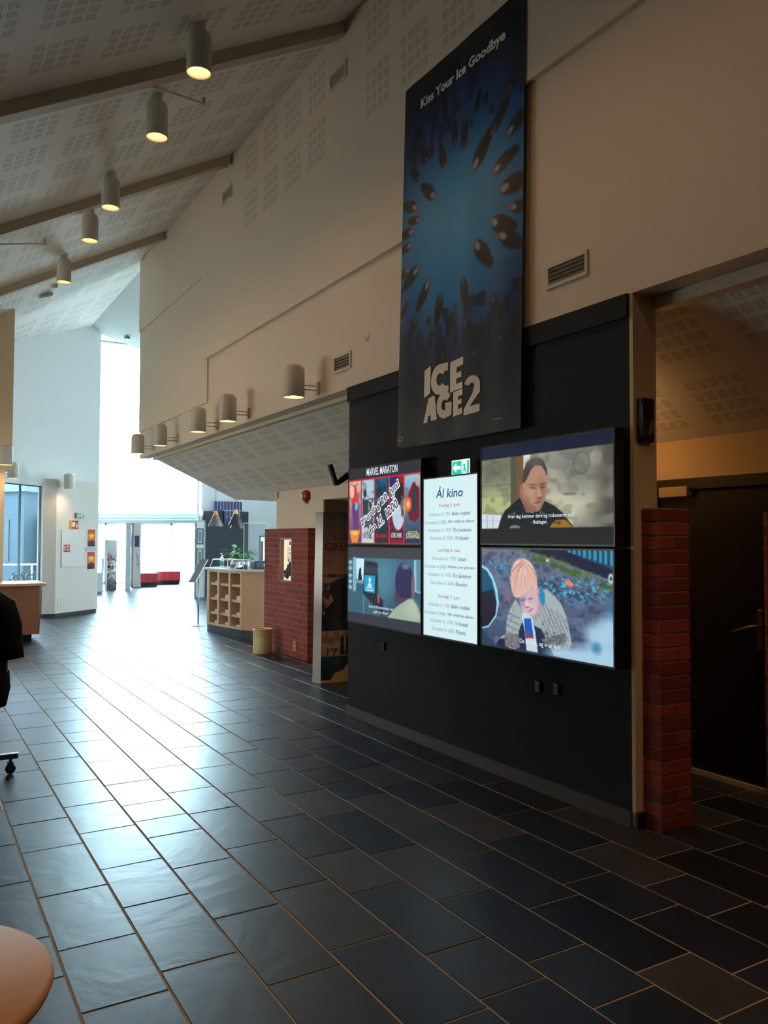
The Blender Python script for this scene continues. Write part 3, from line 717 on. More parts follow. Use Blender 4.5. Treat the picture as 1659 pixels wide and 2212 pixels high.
# ============================================================ DISPLAYS
SCR = 1.0
SM = pic_mat('lit_screen', SCR)
TXW = mat('lit_white_lettering', (0, 0, 0), emit=(225, 240, 245), estr=1.0)
BEZ = mat('black_bezel', (14, 15, 18), .35)
def display(y0, y1, z0, z1, label, pic=None, grp=None, depth=.10):
    """y0 left edge, y1 right edge seen from the hall"""
    w = y0-y1; h = z1-z0
    r = empty('wall_display', label, 'screen', mtx=frame((3.45, (y0+y1)/2, z0), (0, -1)), group=grp)
    b = .011
    MB().box(-w/2, w/2, 0, h, .025, depth-.004).build('housing', BEZ, r, bevel=.004)
    MB().box(-w/2+.2, w/2-.2, h*.3, h*.7, 0, .025).build('wall_mount', BLACK, r)
    mb = MB(); f = (depth-.004, depth+.004)
    mb.box(-w/2, w/2, 0, b, *f).box(-w/2, w/2, h-b, h, *f).box(-w/2, -w/2+b, b, h-b, *f).box(w/2-b, w/2, b, h-b, *f); mb.build('bezel', BEZ, r)
    if pic is not None: pic_mesh('screen', pic, flat(-w/2+b, w/2-b, b, h-b, depth+.001), SM, r)
    r['w'] = w; r['h'] = h
    return r, w, h, depth+.003
def sx_(w, u): return -w/2+w*u
def sy_(h, v): return h*(1-v)

# -- top right: man in a corridor, subtitle
p = Pic(300, 166, (20, 22, 30), asp=1.84)
p.grad((26, 34, 56), (24, 28, 40), 0, .12); p.rect(0, .122, 1, .847, (150, 150, 138))
m_ = ((p.V > .122) & (p.V < .847))*1.0
p.mix(p.emask(.62, .70, .30, .28, .9)*m_*.85, (196, 196, 168)); p.mix(p.emask(.80, .30, .22, .22, 1)*m_*.6, (112, 112, 108)); p.mix(np.clip((p.U-.86)/.10, 0, 1)*m_*.85, (74, 70, 60))
p.mix(np.clip((p.U-.72)/.06, 0, 1)*np.clip((p.V-.50-(1-p.U)*.6)/.2, 0, 1)*m_*.6, (66, 68, 64))
p.rect(0, .122, .30, .847, (128, 132, 104)); p.mix(p.emask(.12, .62, .22, .16, 1)*((p.U < .3)*m_), (176, 182, 128)); p.mix(p.emask(.14, .22, .14, .10, .8)*((p.U < .3)*m_)*.6, (96, 100, 88))
for v_, a_ in ((.40, .6), (.505, .4)): p.mix(np.clip(1-abs(p.V-v_-p.U*.01)/.006, 0, 1)*(p.U < .27)*a_, (70, 74, 60))
p.noise(20, (90, 88, 80), .5, .35, v0=.125, v1=.845); p.noise(9, (205, 200, 180), .6, .3, u0=.45, v0=.125, v1=.845)
p.rect(.302, .122, .36, .62, (112, 84, 56)); p.rect(.255, .122, .302, .66, (78, 84, 66)); p.rect(.362, .122, .418, .40, (214, 220, 214))
for cx, cy, rx, ry in ((.79, .26, .055, .10), (.70, .33, .028, .07), (.13, .22, .04, .06)):
    d = np.sqrt(((p.U-cx)/rx)**2+((p.V-cy)/ry)**2); p.mix(np.clip(1-abs(d-1)/.14, 0, 1)*.55*m_, (78, 78, 74))
p.poly([(.66, .52), (.76, .53), (.755, .55), (.665, .545)], (80, 78, 70), .6)
p.poly([(0, .69), (.18, .71), (.15, .847), (0, .847)], (206, 218, 232)); p.rect(.045, .70, .052, .847, (150, 160, 176)); p.rect(.1, .705, .106, .847, (160, 170, 186)); p.rect(0, .76, .16, .768, (170, 178, 190))
p.poly([(.145, .847), (.175, .73), (.21, .66), (.33, .545), (.40, .60), (.47, .69), (.53, .59), (.60, .64), (.66, .71), (.74, .847)], (22, 26, 32))
p.poly([(.56, .847), (.585, .80), (.62, .77), (.68, .775), (.74, .847)], (150, 108, 30)); p.noise(30, (24, 24, 26), .55, .8, u0=.56, v0=.76, u1=.75, v1=.847)
p.ell(.29, .842, .045, .028, (110, 126, 126), .3); p.rect(0, .848, 1, .87, (22, 22, 26))
for i in range(9): p.rect(.49+i*.006, .67+i*.006, .493+i*.006, .72+i*.006, (150, 152, 146), .8)
for i in range(5): p.rect(.255+i*.008, .70-i*.006, .259+i*.008, .745-i*.006, (140, 142, 136), .8)
# neck, head
p.poly([(.335, .545), (.355, .42), (.50, .60), (.475, .66), (.44, .70), (.385, .69)], (154, 112, 92))
p.ell(.452, .43, .098, .235, (176, 134, 112), .10, .08); p.ell(.455, .60, .058, .085, (168, 124, 104), .2, .1)
p.poly([(.395, .66), (.42, .60), (.47, .66), (.455, .69), (.42, .70)], (140, 100, 84))
p.ell(.345, .47, .016, .06, (160, 104, 86), .3)                       # ear
p.poly([(.352, .40), (.36, .28), (.385, .20), (.43, .165), (.48, .165), (.52, .20), (.546, .29), (.545, .36), (.53, .30), (.50, .245), (.455, .235), (.42, .28), (.395, .35), (.372, .40)], (70, 64, 60))
p.mix(p.emask(.452, .20, .07, .045, .9)*.6, (104, 98, 90))
p.mix(p.emask(.50, .50, .04, .13, .9)*.25, (90, 56, 46))
p.ell(.435, .455, .026, .012, (84, 52, 44), .7, .15, .75); p.ell(.512, .455, .020, .012, (84, 52, 44), .7, -.1, .75)
p.ell(.432, .425, .034, .008, (80, 56, 48), .8, .1, .8); p.ell(.512, .425, .026, .008, (80, 56, 48), .8, -.15, .8)
p.poly([(.475, .46), (.49, .46), (.503, .54), (.49, .555), (.468, .545)], (196, 152, 128), .8); p.ell(.487, .555, .02, .009, (98, 60, 50), .7, 0, .7)
p.ell(.475, .60, .028, .009, (120, 62, 56), .6, -.1, .85); p.ell(.475, .618, .022, .006, (186, 140, 120), .6)
p.mix(p.emask(.425, .53, .035, .08, 1)*.35, (206, 166, 144)); p.mix(p.emask(.385, .62, .03, .09, .9)*.35, (96, 60, 48))
p.rect(0, 0, 1, .121, (22, 30, 52)); p.rect(0, .848, 1, 1, (30, 28, 32))
p.smooth(1)
r, w, h, zz = display(4.413, 3.207, 1.526, 2.183, 'screen showing a short haired man looking down, upper right of the display group', p, 'displays on the dark wall')
join_into('subtitle', [text_obj('t', 'Hver dag kommer dere og trakasserer oss!', TXW, None, sx_(w, .49), sy_(h, .725), w*.50, .030, z=zz, bold=.004),
                       text_obj('t', '- Beklager.', TXW, None, sx_(w, .487), sy_(h, .783), w*.125, .028, z=zz, bold=.004)], r)

# -- bottom right: blond child outdoors
p = Pic(300, 166, (72, 84, 112), asp=1.84)
p.grad((104, 112, 134), (66, 80, 112), 0, 1); p.noise(40, (48, 60, 88), .5, .6, cw=.3); p.noise(14, (116, 128, 156), .55, .5)
p.poly([(.36, 0), (.70, 0), (1, .16), (1, .26), (.80, .17), (.60, .08)], (24, 30, 56)); p.poly([(.67, 0), (1, 0), (1, .15), (.86, .10)], (30, 66, 100))
for i in range(9):
    x = .70+i*.035; p.rect(x, 0, x+.018, .02+i*.014, (44, 150, 176))
p.noise(34, (106, 132, 40), .50, .9, mask=np.clip(1-abs(p.V-.02-(p.U-.40)*.48)/.075, 0, 1)*(p.U > .36)); p.noise(44, (54, 92, 30), .5, .9, mask=np.clip(1-abs(p.V-.05-(p.U-.40)*.46)/.07, 0, 1)*(p.U > .36))
p.noise(70, (70, 190, 226), .62, 1, cw=.1, mask=p.emask(.72, .35, .26, .11, .8)); p.noise(70, (60, 160, 206), .66, 1, cw=.1, mask=p.emask(.12, .20, .16, .09, .8)); p.noise(60, (24, 40, 70), .6, .7, mask=p.emask(.72, .37, .26, .1, .8))
p.noise(60, (50, 130, 180), .72, .8, cw=.1, mask=p.emask(.80, .47, .12, .06, .8))
p.ell(.707, .305, .034, .026, (224, 130, 108), .5, .3); p.ell(.55, .10, .012, .014, (230, 190, 180), .6); p.ell(.24, .49, .022, .022, (150, 96, 116), .8)
p.mix(np.clip((p.U-.93)/.07, 0, 1)*np.clip((p.V-.30)/.3, 0, 1), (30, 96, 150)); p.ell(.985, .24, .018, .045, (190, 206, 214), .4); p.ell(.985, .24, .008, .02, (40, 60, 80), .4)
# dark shape on the left
p.poly([(0, .17), (.05, .20), (.10, .28), (.14, .42), (.155, .56), (.13, .70), (.06, .82), (0, .84)], (150, 214, 230)); p.poly([(0, .20), (.045, .23), (.09, .32), (.12, .44), (.135, .56), (.125, .68), (.06, .80), (0, .83)], (18, 84, 120)); p.poly([(0, .46), (.10, .42), (.13, .56), (.12, .68), (.06, .80), (0, .82)], (28, 26, 48))
p.poly([(0, .84), (.14, 1), (0, 1)], (34, 66, 96))
# sweater
p.poly([(.15, 1), (.17, .90), (.215, .86), (.22, .72), (.25, .60), (.295, .50), (.34, .57), (.42, .64), (.50, .52), (.50, .39), (.54, .37), (.60, .43), (.65, .50), (.69, .62), (.71, .75), (.725, .86), (.70, .92), (.60, 1)], (164, 176, 178))
sw = (((p.U > .20) & (p.U < .73) & (p.V > .42)))*1.0
for k_ in range(10): p.mix(np.clip(1-abs((p.U-.43-(p.V-.4)*.35)-.028*k_+.05)/.005, 0, 1)*((p.V > .40+.03*k_) & (p.V < .96) & (p.U > .50) & (p.U < .70+.0))*.55, (60, 54, 66))
for k_ in range(5): p.mix(np.clip(1-abs(p.V-.64-.065*k_-(p.U-.22)*.4)/.012, 0, 1)*((p.U > .215) & (p.U < .33))*.6, (80, 84, 100))
p.noise(80, (100, 110, 124), .6, .5, u0=.22, v0=.55, u1=.70, v1=.95)
p.poly([(.33, .78), (.36, .70), (.50, .76), (.56, .90), (.60, 1), (.30, 1)], (32, 44, 74)); p.poly([(.12, 1), (.16, .92), (.22, .90), (.24, 1)], (22, 34, 66))
p.poly([(.20, .86), (.32, .84), (.33, .98), (.21, .99)], (124, 124, 130)); p.noise(60, (80, 70, 70), .5, .5, u0=.2, v0=.85, u1=.33, v1=.99)
p.poly([(.50, .86), (.60, .80), (.68, .77), (.69, .84), (.62, .90), (.56, .93)], (120, 124, 130)); p.noise(60, (66, 64, 74), .5, .5, u0=.50, v0=.77, u1=.69, v1=.93)
p.poly([(.345, .66), (.365, .60), (.43, .66), (.455, .80), (.475, .99), (.385, .99), (.37, .80)], (200, 212, 226)); p.poly([(.365, .68), (.42, .67), (.438, .82), (.375, .83)], (24, 90, 190)); p.poly([(.375, .83), (.438, .82), (.442, .862), (.378, .87)], (130, 60, 84))
p.poly([(.48, .37), (.505, .36), (.53, .42), (.53, .50), (.515, .55), (.49, .48)], (16, 140, 190))
# face and hair
p.poly([(.475, .40), (.50, .52), (.52, .54), (.46, .64), (.42, .62)], (170, 150, 168))
p.ell(.405, .50, .075, .135, (206, 176, 188), .12, -.35); p.ell(.43, .58, .045, .06, (214, 182, 190), .3, -.3); p.ell(.474, .40, .014, .034, (224, 150, 140), .3)
p.mix(p.emask(.345, .50, .035, .08, .9)*.45, (130, 112, 150))
p.poly([(.28, .47), (.262, .40), (.248, .30), (.258, .22), (.29, .13), (.33, .095), (.37, .09), (.41, .12), (.44, .17), (.462, .26), (.474, .36), (.462, .42), (.445, .38), (.42, .365), (.395, .40), (.365, .455), (.33, .475), (.30, .485)], (224, 184, 176))
p.mix(p.emask(.35, .17, .07, .07, .9)*.6, (246, 224, 214)); p.mix(np.clip(1-abs(p.U-.36-(p.V-.2)*.12)/.004, 0, 1)*((p.V > .14) & (p.V < .36))*.6, (130, 86, 84))
p.ell(.356, .500, .018, .008, (90, 70, 100), .8, -.15, .8); p.ell(.418, .480, .018, .008, (110, 76, 96), .8, -.25, .8)
p.poly([(.375, .50), (.388, .50), (.408, .548), (.395, .565), (.378, .555)], (228, 200, 206), .9); p.ell(.393, .566, .014, .006, (120, 80, 96), .6)
p.ell(.418, .592, .022, .007, (160, 76, 96), .6, -.5, .9)
def stroke(p, a, b, bend, wd, col, al):
    t = np.linspace(0, 1, 22); k = np.zeros(p.U.shape)
    for q in t:
        x = a[0]+(b[0]-a[0])*q+bend*math.sin(PI*q)*(b[1]-a[1]); y = a[1]+(b[1]-a[1])*q-bend*math.sin(PI*q)*(b[0]-a[0])*.5
        k = np.maximum(k, np.clip(1.2-np.sqrt(((p.U-x)*p.asp)**2+(p.V-y)**2)/(wd*(1.1-.6*q)), 0, 1))
    p.mix(k*al, col)
q_ = random.Random(12)
ends = [(.262, .40), (.268, .45), (.285, .475), (.305, .485), (.325, .48), (.345, .465), (.365, .455), (.385, .42), (.405, .39), (.425, .37), (.445, .39), (.462, .42), (.472, .38), (.468, .30), (.255, .33), (.252, .28)]
for i in range(64):
    e_ = ends[q_.randrange(len(ends))]; st = (.362+q_.uniform(-.02, .02), .12+q_.uniform(-.02, .03))
    stroke(p, st, (e_[0]+q_.uniform(-.006, .006), e_[1]+q_.uniform(-.01, .012)), (.13 if e_[0] > .37 else -.13)*q_.uniform(.5, 1.1), q_.uniform(.005, .011), q_.choice([(238, 206, 192), (250, 226, 210), (196, 140, 124), (170, 112, 100), (228, 178, 160), (206, 156, 140)]), .75)
# pale blur in the foreground
for a_ in ((.90, .76, .08, .12), (.98, .70, .07, .13), (.86, .96, .16, .10), (.70, .97, .14, .06), (1.0, .92, .12, .14)): p.mix(p.emask(*a_, 1.0)*.95, (168, 206, 228))
p.mix(p.emask(.89, .86, .03, .05, 1)*.7, (40, 120, 160)); p.smooth(1)
r, w, h, zz = display(4.413, 3.213, .858, 1.512, 'screen showing a blond child in a knitted sweater, lower right of the display group', p, 'displays on the dark wall')
text_obj('subtitle', 'De er folk, og vi er folk', TXW, r, sx_(w, .49), sy_(h, .896), w*.31, .036, z=zz, bold=.004)

# -- top left: marathon programme, five generic film panels
p = Pic(260, 150, (44, 48, 56), asp=1.78)
p.rect(0, .150, 1, 1, (196, 36, 48))
edges = [(.008, .187), (.204, .386), (.401, .590), (.607, .786), (.803, .995)]
tops = [(226, 190, 180), (170, 200, 216), (20, 92, 124), (20, 52, 150), (150, 196, 220)]
bots = [(60, 60, 130), (196, 208, 216), (44, 40, 52), (132, 28, 40), (26, 48, 80)]
for (a_, b_), t_, o_ in zip(edges, tops, bots): p.grad(t_, o_, .165, .99, a_, b_); p.noise(24, tuple(int(q*.5) for q in t_), .5, .5, u0=a_, v0=.17, u1=b_, v1=.95)
e = edges[0]; p.poly([(.02, .30), (.06, .20), (.11, .22), (.14, .34), (.17, .50), (.12, .60), (.06, .52)], (206, 60, 60)); p.ell(.05, .30, .035, .09, (236, 190, 160), .3); p.poly([(.05, .46), (.16, .50), (.15, .80), (.07, .85)], (110, 50, 120)); p.ell(.12, .50, .025, .06, (90, 190, 230), .5); p.poly([(.01, .82), (.18, .82), (.14, .99), (.05, .99)], (226, 140, 50)); p.ell(.095, .86, .05, .03, (250, 190, 90), .5)
p.ell(.25, .34, .025, .055, (40, 46, 56), .3); p.poly([(.215, .42), (.29, .42), (.31, .62), (.22, .62)], (50, 62, 76))
p.ell(.33, .50, .02, .045, (60, 60, 70), .3); p.poly([(.29, .56), (.37, .56), (.37, .78), (.24, .78)], (70, 90, 110)); p.noise(50, (40, 50, 66), .55, .8, u0=.21, v0=.40, u1=.38, v1=.80)
p.ell(.47, .38, .05, .10, (28, 48, 66), .3); p.ell(.53, .34, .03, .09, (34, 58, 74), .3); p.ell(.49, .52, .06, .16, (30, 50, 70), .4); p.ell(.45, .46, .02, .05, (70, 200, 230), .6); p.noise(40, (150, 60, 60), .66, .8, u0=.41, v0=.40, u1=.58, v1=.78)
p.poly([(.70, .165), (.786, .165), (.786, .60), (.70, .60)], (150, 24, 34)); p.ell(.72, .56, .088, .27, (190, 206, 220), .06); p.ell(.735, .38, .060, .14, (32, 34, 44), .2); p.ell(.765, .50, .018, .10, (110, 90, 96), .4); p.ell(.755, .455, .015, .012, (20, 24, 30), .5); p.ell(.775, .62, .016, .05, (80, 66, 72), .5)
p.poly([(.905, .26), (.95, .26), (.985, .36), (.985, .68), (.93, .74), (.86, .70), (.82, .52), (.86, .36)], (120, 22, 36)); p.poly([(.91, .34), (.95, .32), (.955, .60), (.90, .66), (.88, .54)], (46, 56, 76)); p.ell(.955, .26, .018, .05, (200, 160, 140), .3); p.ell(.845, .52, .044, .09, (228, 106, 50), .3); p.ell(.845, .52, .022, .045, (250, 180, 120), .4)
p.rect(0, .145, 1, .160, (206, 34, 50))
for x in (.194, .393, .597, .793): p.rect(x-.005, .160, x+.005, 1, (206, 50, 66))
p.rect(.0, 0, 1, .143, (42, 46, 54)); p.smooth(1)
r, w, h, zz = display(6.318, 5.147, 1.515, 2.176, 'screen titled MARVEL MARATON above five narrow pictures, upper left of the display group', p, 'displays on the dark wall')
text_obj('title_lettering', 'MARVEL MARATON', TXW, r, sx_(w, .493), sy_(h, .078), w*.425, .062, z=zz, bold=.012)
TXK = mat('lit_dark_lettering', (4, 4, 6), .6)
TXE = mat('lit_white_outline', (0, 0, 0), emit=(236, 240, 240), estr=1.0)
a_ = math.atan2((.745-.322)*h, (.701-.243)*w)
for nm, mt, bo, dz in (('date_outline', TXE, .075, 0), ('date_lettering', TXK, .01, .0008)):
    join_into(nm, [text_obj('t', 'Laurdag 20. juni', mt, None, sx_(w, .47), sy_(h, .50), w*.57*(1.03 if bo > .05 else 1), .080*(1.35 if bo > .05 else 1), z=zz+dz, bold=bo, rot=a_),
                   text_obj('t', 'fra kl. 1200', mt, None, sx_(w, .52), sy_(h, .66), w*.42*(1.03 if bo > .05 else 1), .078*(1.35 if bo > .05 else 1), z=zz+dz, bold=bo, rot=a_)], r)
for s_, u_, v_, ww, hh, c_ in (('BLACK', .295, .838, .09, .018, (60, 84, 104)), ('PANTHER', .295, .885, .14, .045, (40, 66, 86)), ('IRON MAN 3', .495, .885, .15, .034, (196, 40, 44)), ('CIVIL WAR', .695, .88, .135, .040, (226, 232, 236)),
                               ('DOCTOR', .90, .845, .12, .018, (226, 206, 150)), ('STRANGE', .90, .888, .165, .040, (232, 214, 160))):
    text_obj('film_title', s_, mat('lit_%d_%d_%d' % c_, (0, 0, 0), emit=c_, estr=.9), r, sx_(w, u_), sy_(h, v_), w*ww, hh, z=zz, bold=.02)

# -- bottom left: back of a head in front of an old television
p = Pic(260, 150, (70, 112, 132), asp=1.78)
p.rect(0, 0, 1, 1, (58, 62, 72)); p.grad((64, 108, 132), (46, 82, 104), .128, .868)
m_ = ((p.V > .13) & (p.V < .868))*1.0
p.mix(p.emask(.52, .40, .16, .28, 1)*m_*.6, (92, 146, 168)); p.rect(0, .13, .075, .86, (44, 78, 98)); p.rect(.075, .13, .125, .62, (128, 180, 196)); p.poly([(.125, .142), (.245, .144), (.24, .44), (.13, .42)], (206, 236, 240))
for v_ in (.20, .28, .38, .46, .54): p.ell(.035, v_, .03, .028, (150, 196, 206), .5); p.rect(0, v_+.04, .075, v_+.048, (120, 166, 180))
p.poly([(.155, .40), (.175, .28), (.20, .26), (.205, .36), (.215, .40), (.215, .44), (.155, .43)], (26, 40, 50)); p.rect(.12, .435, .24, .47, (120, 160, 172))
p.poly([(.25, .17), (.44, .19), (.45, .60), (.52, .66), (.52, .86), (.30, .66), (.235, .60), (.24, .30)], (32, 44, 58)); p.poly([(.25, .24), (.43, .25), (.43, .34), (.25, .33)], (50, 64, 80))
p.poly([(.248, .361), (.409, .356), (.401, .585), (.251, .575)], (30, 160, 206)); p.ell(.33, .42, .016, .035, (226, 240, 244), .4); p.poly([(.31, .46), (.35, .46), (.37, .52), (.29, .52)], (190, 226, 238)); p.rect(.262, .525, .392, .535, (226, 240, 244)); p.rect(.272, .55, .385, .56, (226, 240, 244))
p.poly([(.435, .60), (.475, .60), (.468, .70), (.445, .70)], (176, 76, 84)); p.poly([(.44, .52), (.47, .52), (.475, .60), (.435, .60)], (70, 100, 116))
p.poly([(0, .62), (.18, .56), (.40, .76), (.50, .88), (0, .88)], (60, 100, 120)); 
for k_ in range(3): p.mix(np.clip(1-abs(p.V-.70-.06*k_-(p.U)*.30)/.006, 0, 1)*(p.U < .30)*m_*.7, (26, 50, 66))
p.rect(.235, .63, .248, .86, (150, 170, 170), .5)
p.poly([(.915, .13), (1, .128), (1, .53), (.92, .51)], (140, 196, 206)); p.poly([(.945, .14), (1, .14), (1, .51), (.948, .50)], (90, 140, 160))
p.ell(.80, .42, .118, .25, (48, 44, 84), .10); p.ell(.815, .215, .05, .035, (120, 130, 150), .8, 0, .8); p.ell(.905, .46, .022, .15, (112, 96, 116), .5); p.ell(.70, .60, .03, .07, (74, 60, 84), .5); p.poly([(.70, .60), (.85, .60), (.86, .72), (.70, .74)], (74, 64, 92))
p.poly([(.58, .868), (.66, .76), (.72, .70), (.86, .60), (.90, .60), (.96, .68), (1, .78), (1, .868)], (160, 178, 158)); p.mix(p.emask(.90, .72, .08, .10, 1)*.5*m_, (196, 206, 180))
p.rect(0, 0, 1, .128, (62, 64, 72)); p.rect(0, .866, 1, 1, (52, 56, 66)); p.smooth(1)
r, w, h, zz = display(6.326, 5.143, .843, 1.502, 'screen showing a person seen from behind, lower left of the display group', p, 'displays on the dark wall')
join_into('subtitle', [text_obj('t', 'Kom til fribryterskolen min', TXW, None, sx_(w, .49), sy_(h, .755), w*.33, .030, z=zz, bold=.004),
                       text_obj('t', 'og bli en råtass!', TXW, None, sx_(w, .49), sy_(h, .812), w*.20, .030, z=zz, bold=.004)], r)

# -- portrait programme screen
p = Pic(60, 110, (206, 236, 240), asp=.58); p.mix(p.emask(.5, .45, .5, .5, 1)*.6, (224, 246, 248)); p.mix(np.clip((p.U-.8)/.2, 0, 1)*.4, (236, 246, 246))
r, w, h, zz = display(5.125, 4.442, .846, 2.020, 'tall bright programme screen headed Ål kino in the middle of the display group', p, 'displays on the dark wall')
TB = mat('lit_blue_lettering', (10, 60, 110), emit=(16, 74, 130), estr=1.0); TRd = mat('lit_red_lettering', (120, 40, 60), emit=(176, 64, 92), estr=1.0); TG = mat('lit_grey_lettering', (60, 90, 110), emit=(112, 148, 166), estr=1.0); TD = mat('lit_teal_lettering', (20, 70, 100), emit=(34, 92, 122), estr=1.0)
def sl(s, m_, u, v, wu, hh, **k): return text_obj('t', s, m_, None, sx_(w, u), sy_(h, v), w*wu, hh, z=zz, **k)
o = sl('Ål kino', TB, .50, .098, .49, .085, bold=.012, shear=.12); o.parent = r; o.name = 'title_lettering'
for o_ in ([sl('Fredag 5. juni', TRd, .50, .183, .37, .030, bold=.004), sl('Laurdag 6. juni', TRd, .49, .457, .405, .030, bold=.004), sl('Sundag 7. juni', TRd, .49, .740, .385, .030, bold=.004)]): o_.parent = r; o_.name = 'date_line'
rows = [(.234, 'Veslesalen kl. 1730:', 'Bølle i trøbbel', .121, .875), (.283, 'Storesalen kl.1800:', 'Når villdyret våkner', .049, .942), (.332, 'Veslesalen kl. 1930:', 'The Gentlemen', .102, .888), (.381, 'Storesalen kl. 2000:', '13 måneder', .135, .851),
        (.506, 'Veslesalen kl. 1730:', 'Samsam', .179, .798), (.557, 'Storesalen kl.1800:', 'Flukten over grensen', .037, .945), (.606, 'Veslesalen kl. 1930:', 'The Gentlemen', .098, .883), (.656, 'Storesalen kl. 2000:', 'Bloodshot', .155, .824),
        (.792, 'Veslesalen kl. 1730:', 'Bølle i trøbbel', .112, .869), (.844, 'Storesalen kl.1800:', 'Når villdyret våkner', .042, .933), (.890, 'Veslesalen kl. 1930:', '13 måneder', .134, .841), (.940, 'Storesalen kl. 2000:', 'Parasitt', .184, .795)]
L1 = []; L2 = []
for v_, a_, b_, u0, u1 in rows:
    f_ = .405/(u1-u0) if len(b_) < 17 else .43; f_ = len(a_)*.92/(len(a_)*.92+len(b_)); um = u0+(u1-u0)*f_
    L1.append(sl(a_, TG, (u0+um-.012)/2, v_, um-.012-u0, .0255)); L2.append(sl(b_, TD, (um+.012+u1)/2, v_, u1-um-.012, .027, shear=.25, bold=.008))
for o_ in L1: o_.parent = r; o_.name = 'hall_and_time_line'
for o_ in L2: o_.parent = r; o_.name = 'film_title_line'

# ============================================================ SIGNS on the dark wall and around
GRN = mat('lit_green', (0, 0, 0), emit=(20, 190, 156), estr=1.15); SWH = mat('lit_sign_white', (0, 0, 0), emit=(240, 255, 250), estr=1.3)
def exit_sign(name, label, mtx, w, h, lit=True, pict=True):
    g = GRN if lit else mat('sign_green', (40, 170, 130), .5); wt = SWH if lit else mat('sign_white', (235, 240, 240), .5)
    r = empty(name, label, 'exit sign', mtx=mtx)
    MB().box(-w/2, w/2, -h/2, h/2, 0, .06).build('sign_housing', mat('sign_casing', (120, 124, 120), .4), r, bevel=.003)
    MB().box(-w/2+.004, w/2-.004, -h/2+.004, h/2-.004, .06, .063).build('sign_face', wt, r)
    MB().box(-w*.44, w*.06, -h*.40, h*.40, .063, .065).box(w*.36, w*.46, -h*.40, h*.40, .063, .065).build('green_field', g, r)
    MB().ext([(-w*.40, 0), (-w*.22, h*.27), (-w*.22, h*.10), (w*.02, h*.10), (w*.02, -h*.10), (-w*.22, -h*.10), (-w*.22, -h*.27)], .065, .067).build('arrow', wt, r)
    # running figure as a continuous outline on the door field
    MB().ext([(w*.10, -h*.38), (w*.16, -h*.38), (w*.20, -h*.12), (w*.28, -h*.36), (w*.34, -h*.34), (w*.27, -h*.02), (w*.28, h*.18), (w*.22, h*.22), (w*.13, h*.10), (w*.15, h*.05), (w*.20, h*.10), (w*.18, -h*.10)], .065, .067).build('figure', g if not lit else g, r)
    return r
exit_sign('exit_sign', 'lit green and white exit sign with arrow above the tall programme screen', rwall(4.70, 2.072), .222, .118)
# black two-bar bracket at the far edge of the dark wall
bb = empty('wall_bracket', 'black angled bracket with upright bar sticking out beside the upper left screen', 'bracket', (3.45, 6.52, 2.13))
MB().ext([(0, -.02), (-.01, .04), (-.11, -.035), (-.13, -.09), (-.10, -.085)], -.02, .02, 'y').build('arm', BLACK, bb, bevel=.002)
MB().ext([(-.10, -.085), (-.13, -.09), (-.20, .095), (-.165, .10)], -.022, .022, 'y').build('upright_bar', BLACK, bb, bevel=.002)
# small sockets low on the dark wall
def wall_socket(label, y, z, w=.045, h=.07):
    r = empty('wall_socket', label, 'socket', mtx=rwall(y, z), group=None)
    MB().box(-w/2, w/2, -h/2, h/2, 0, .018).build('socket_plate', mat('black_socket', (22, 23, 25), .35), r, bevel=.003)
    MB().box(-w*.2, w*.2, -h*.25, h*.25, .018, .020).build('socket_face', BLACK, r)
    return r
wall_socket('small black socket under the gap between the left screens and the programme screen', 5.86, .68)
wall_socket('small black socket low under the blond child screen, the left one of two', 3.946, .645)
wall_socket('small black socket low under the blond child screen, the right one of two', 3.778, .655)
# handset on the cream end face
r = empty('wall_speaker', 'black wall unit mounted on the cream end face beside the dark wall', 'wall device', mtx=frame((3.515, 3.165, 2.10), (1, 0)))
MB().box(-.045, .055, .0, .245, 0, .045).build('case', mat('scuffed_black', (22, 22, 24), .35, var=.5, vscale=20), r, bevel=.010)
MB().box(-.058, -.030, .02, .20, .035, .060).build('bracket_bar', BLACK, r, bevel=.004)
MB().ext([(0, .04), (.03, .05), (.045, .10), (.035, .13), (.01, .09)], .045, .047).build('worn_patch', mat('worn_grey', (110, 104, 92), .6), r)
# ventilation grilles
def vent(y0, y1, z0, z1, label, x=3.45, slats=4):
    w = y0-y1; h = z1-z0
    r = empty('wall_vent', label, 'vent', mtx=rwall((y0+y1)/2, (z0+z1)/2, x), group='vents on the upper wall')
    f = .022; mb = MB(); W_ = mat('vent_enamel', (206, 196, 180), .5)
    mb.box(-w/2, w/2, h/2-f, h/2, 0, .014).box(-w/2, w/2, -h/2, -h/2+f, 0, .014).box(-w/2, -w/2+f, -h/2+f, h/2-f, 0, .014).box(w/2-f, w/2, -h/2+f, h/2-f, 0, .014); mb.build('vent_frame', W_, r)
    MB().box(-w/2+f, w/2-f, -h/2+f, h/2-f, .0005, .002).build('duct_opening', mat('duct_dark', (28, 22, 16), .8), r)
    hh = (h-2*f)/slats
    for i in range(slats):
        z = -h/2+f+hh*(i+.5); MB().ext([(z-hh*.30, .003), (z-hh*.22, .003), (z+hh*.20, .012), (z+hh*.12, .012)], -w/2+f, w/2-f, 'x').build('slat', mat('vent_slat', (150, 132, 108), .5), r)
    return r
vent(3.86, 3.50, 3.125, 3.275, 'slatted vent low on the upper wall right of the banner')
vent(6.80, 6.46, 3.105, 3.265, 'slatted vent just above the nearest wall spotlight')
vent(6.84, 6.50, 5.79, 5.955, 'slatted vent high up between the banner and the first beam', 3.41)
vent(9.87, 9.53, 5.78, 5.955, 'slatted vent high up near the end of the middle beam', 3.41)
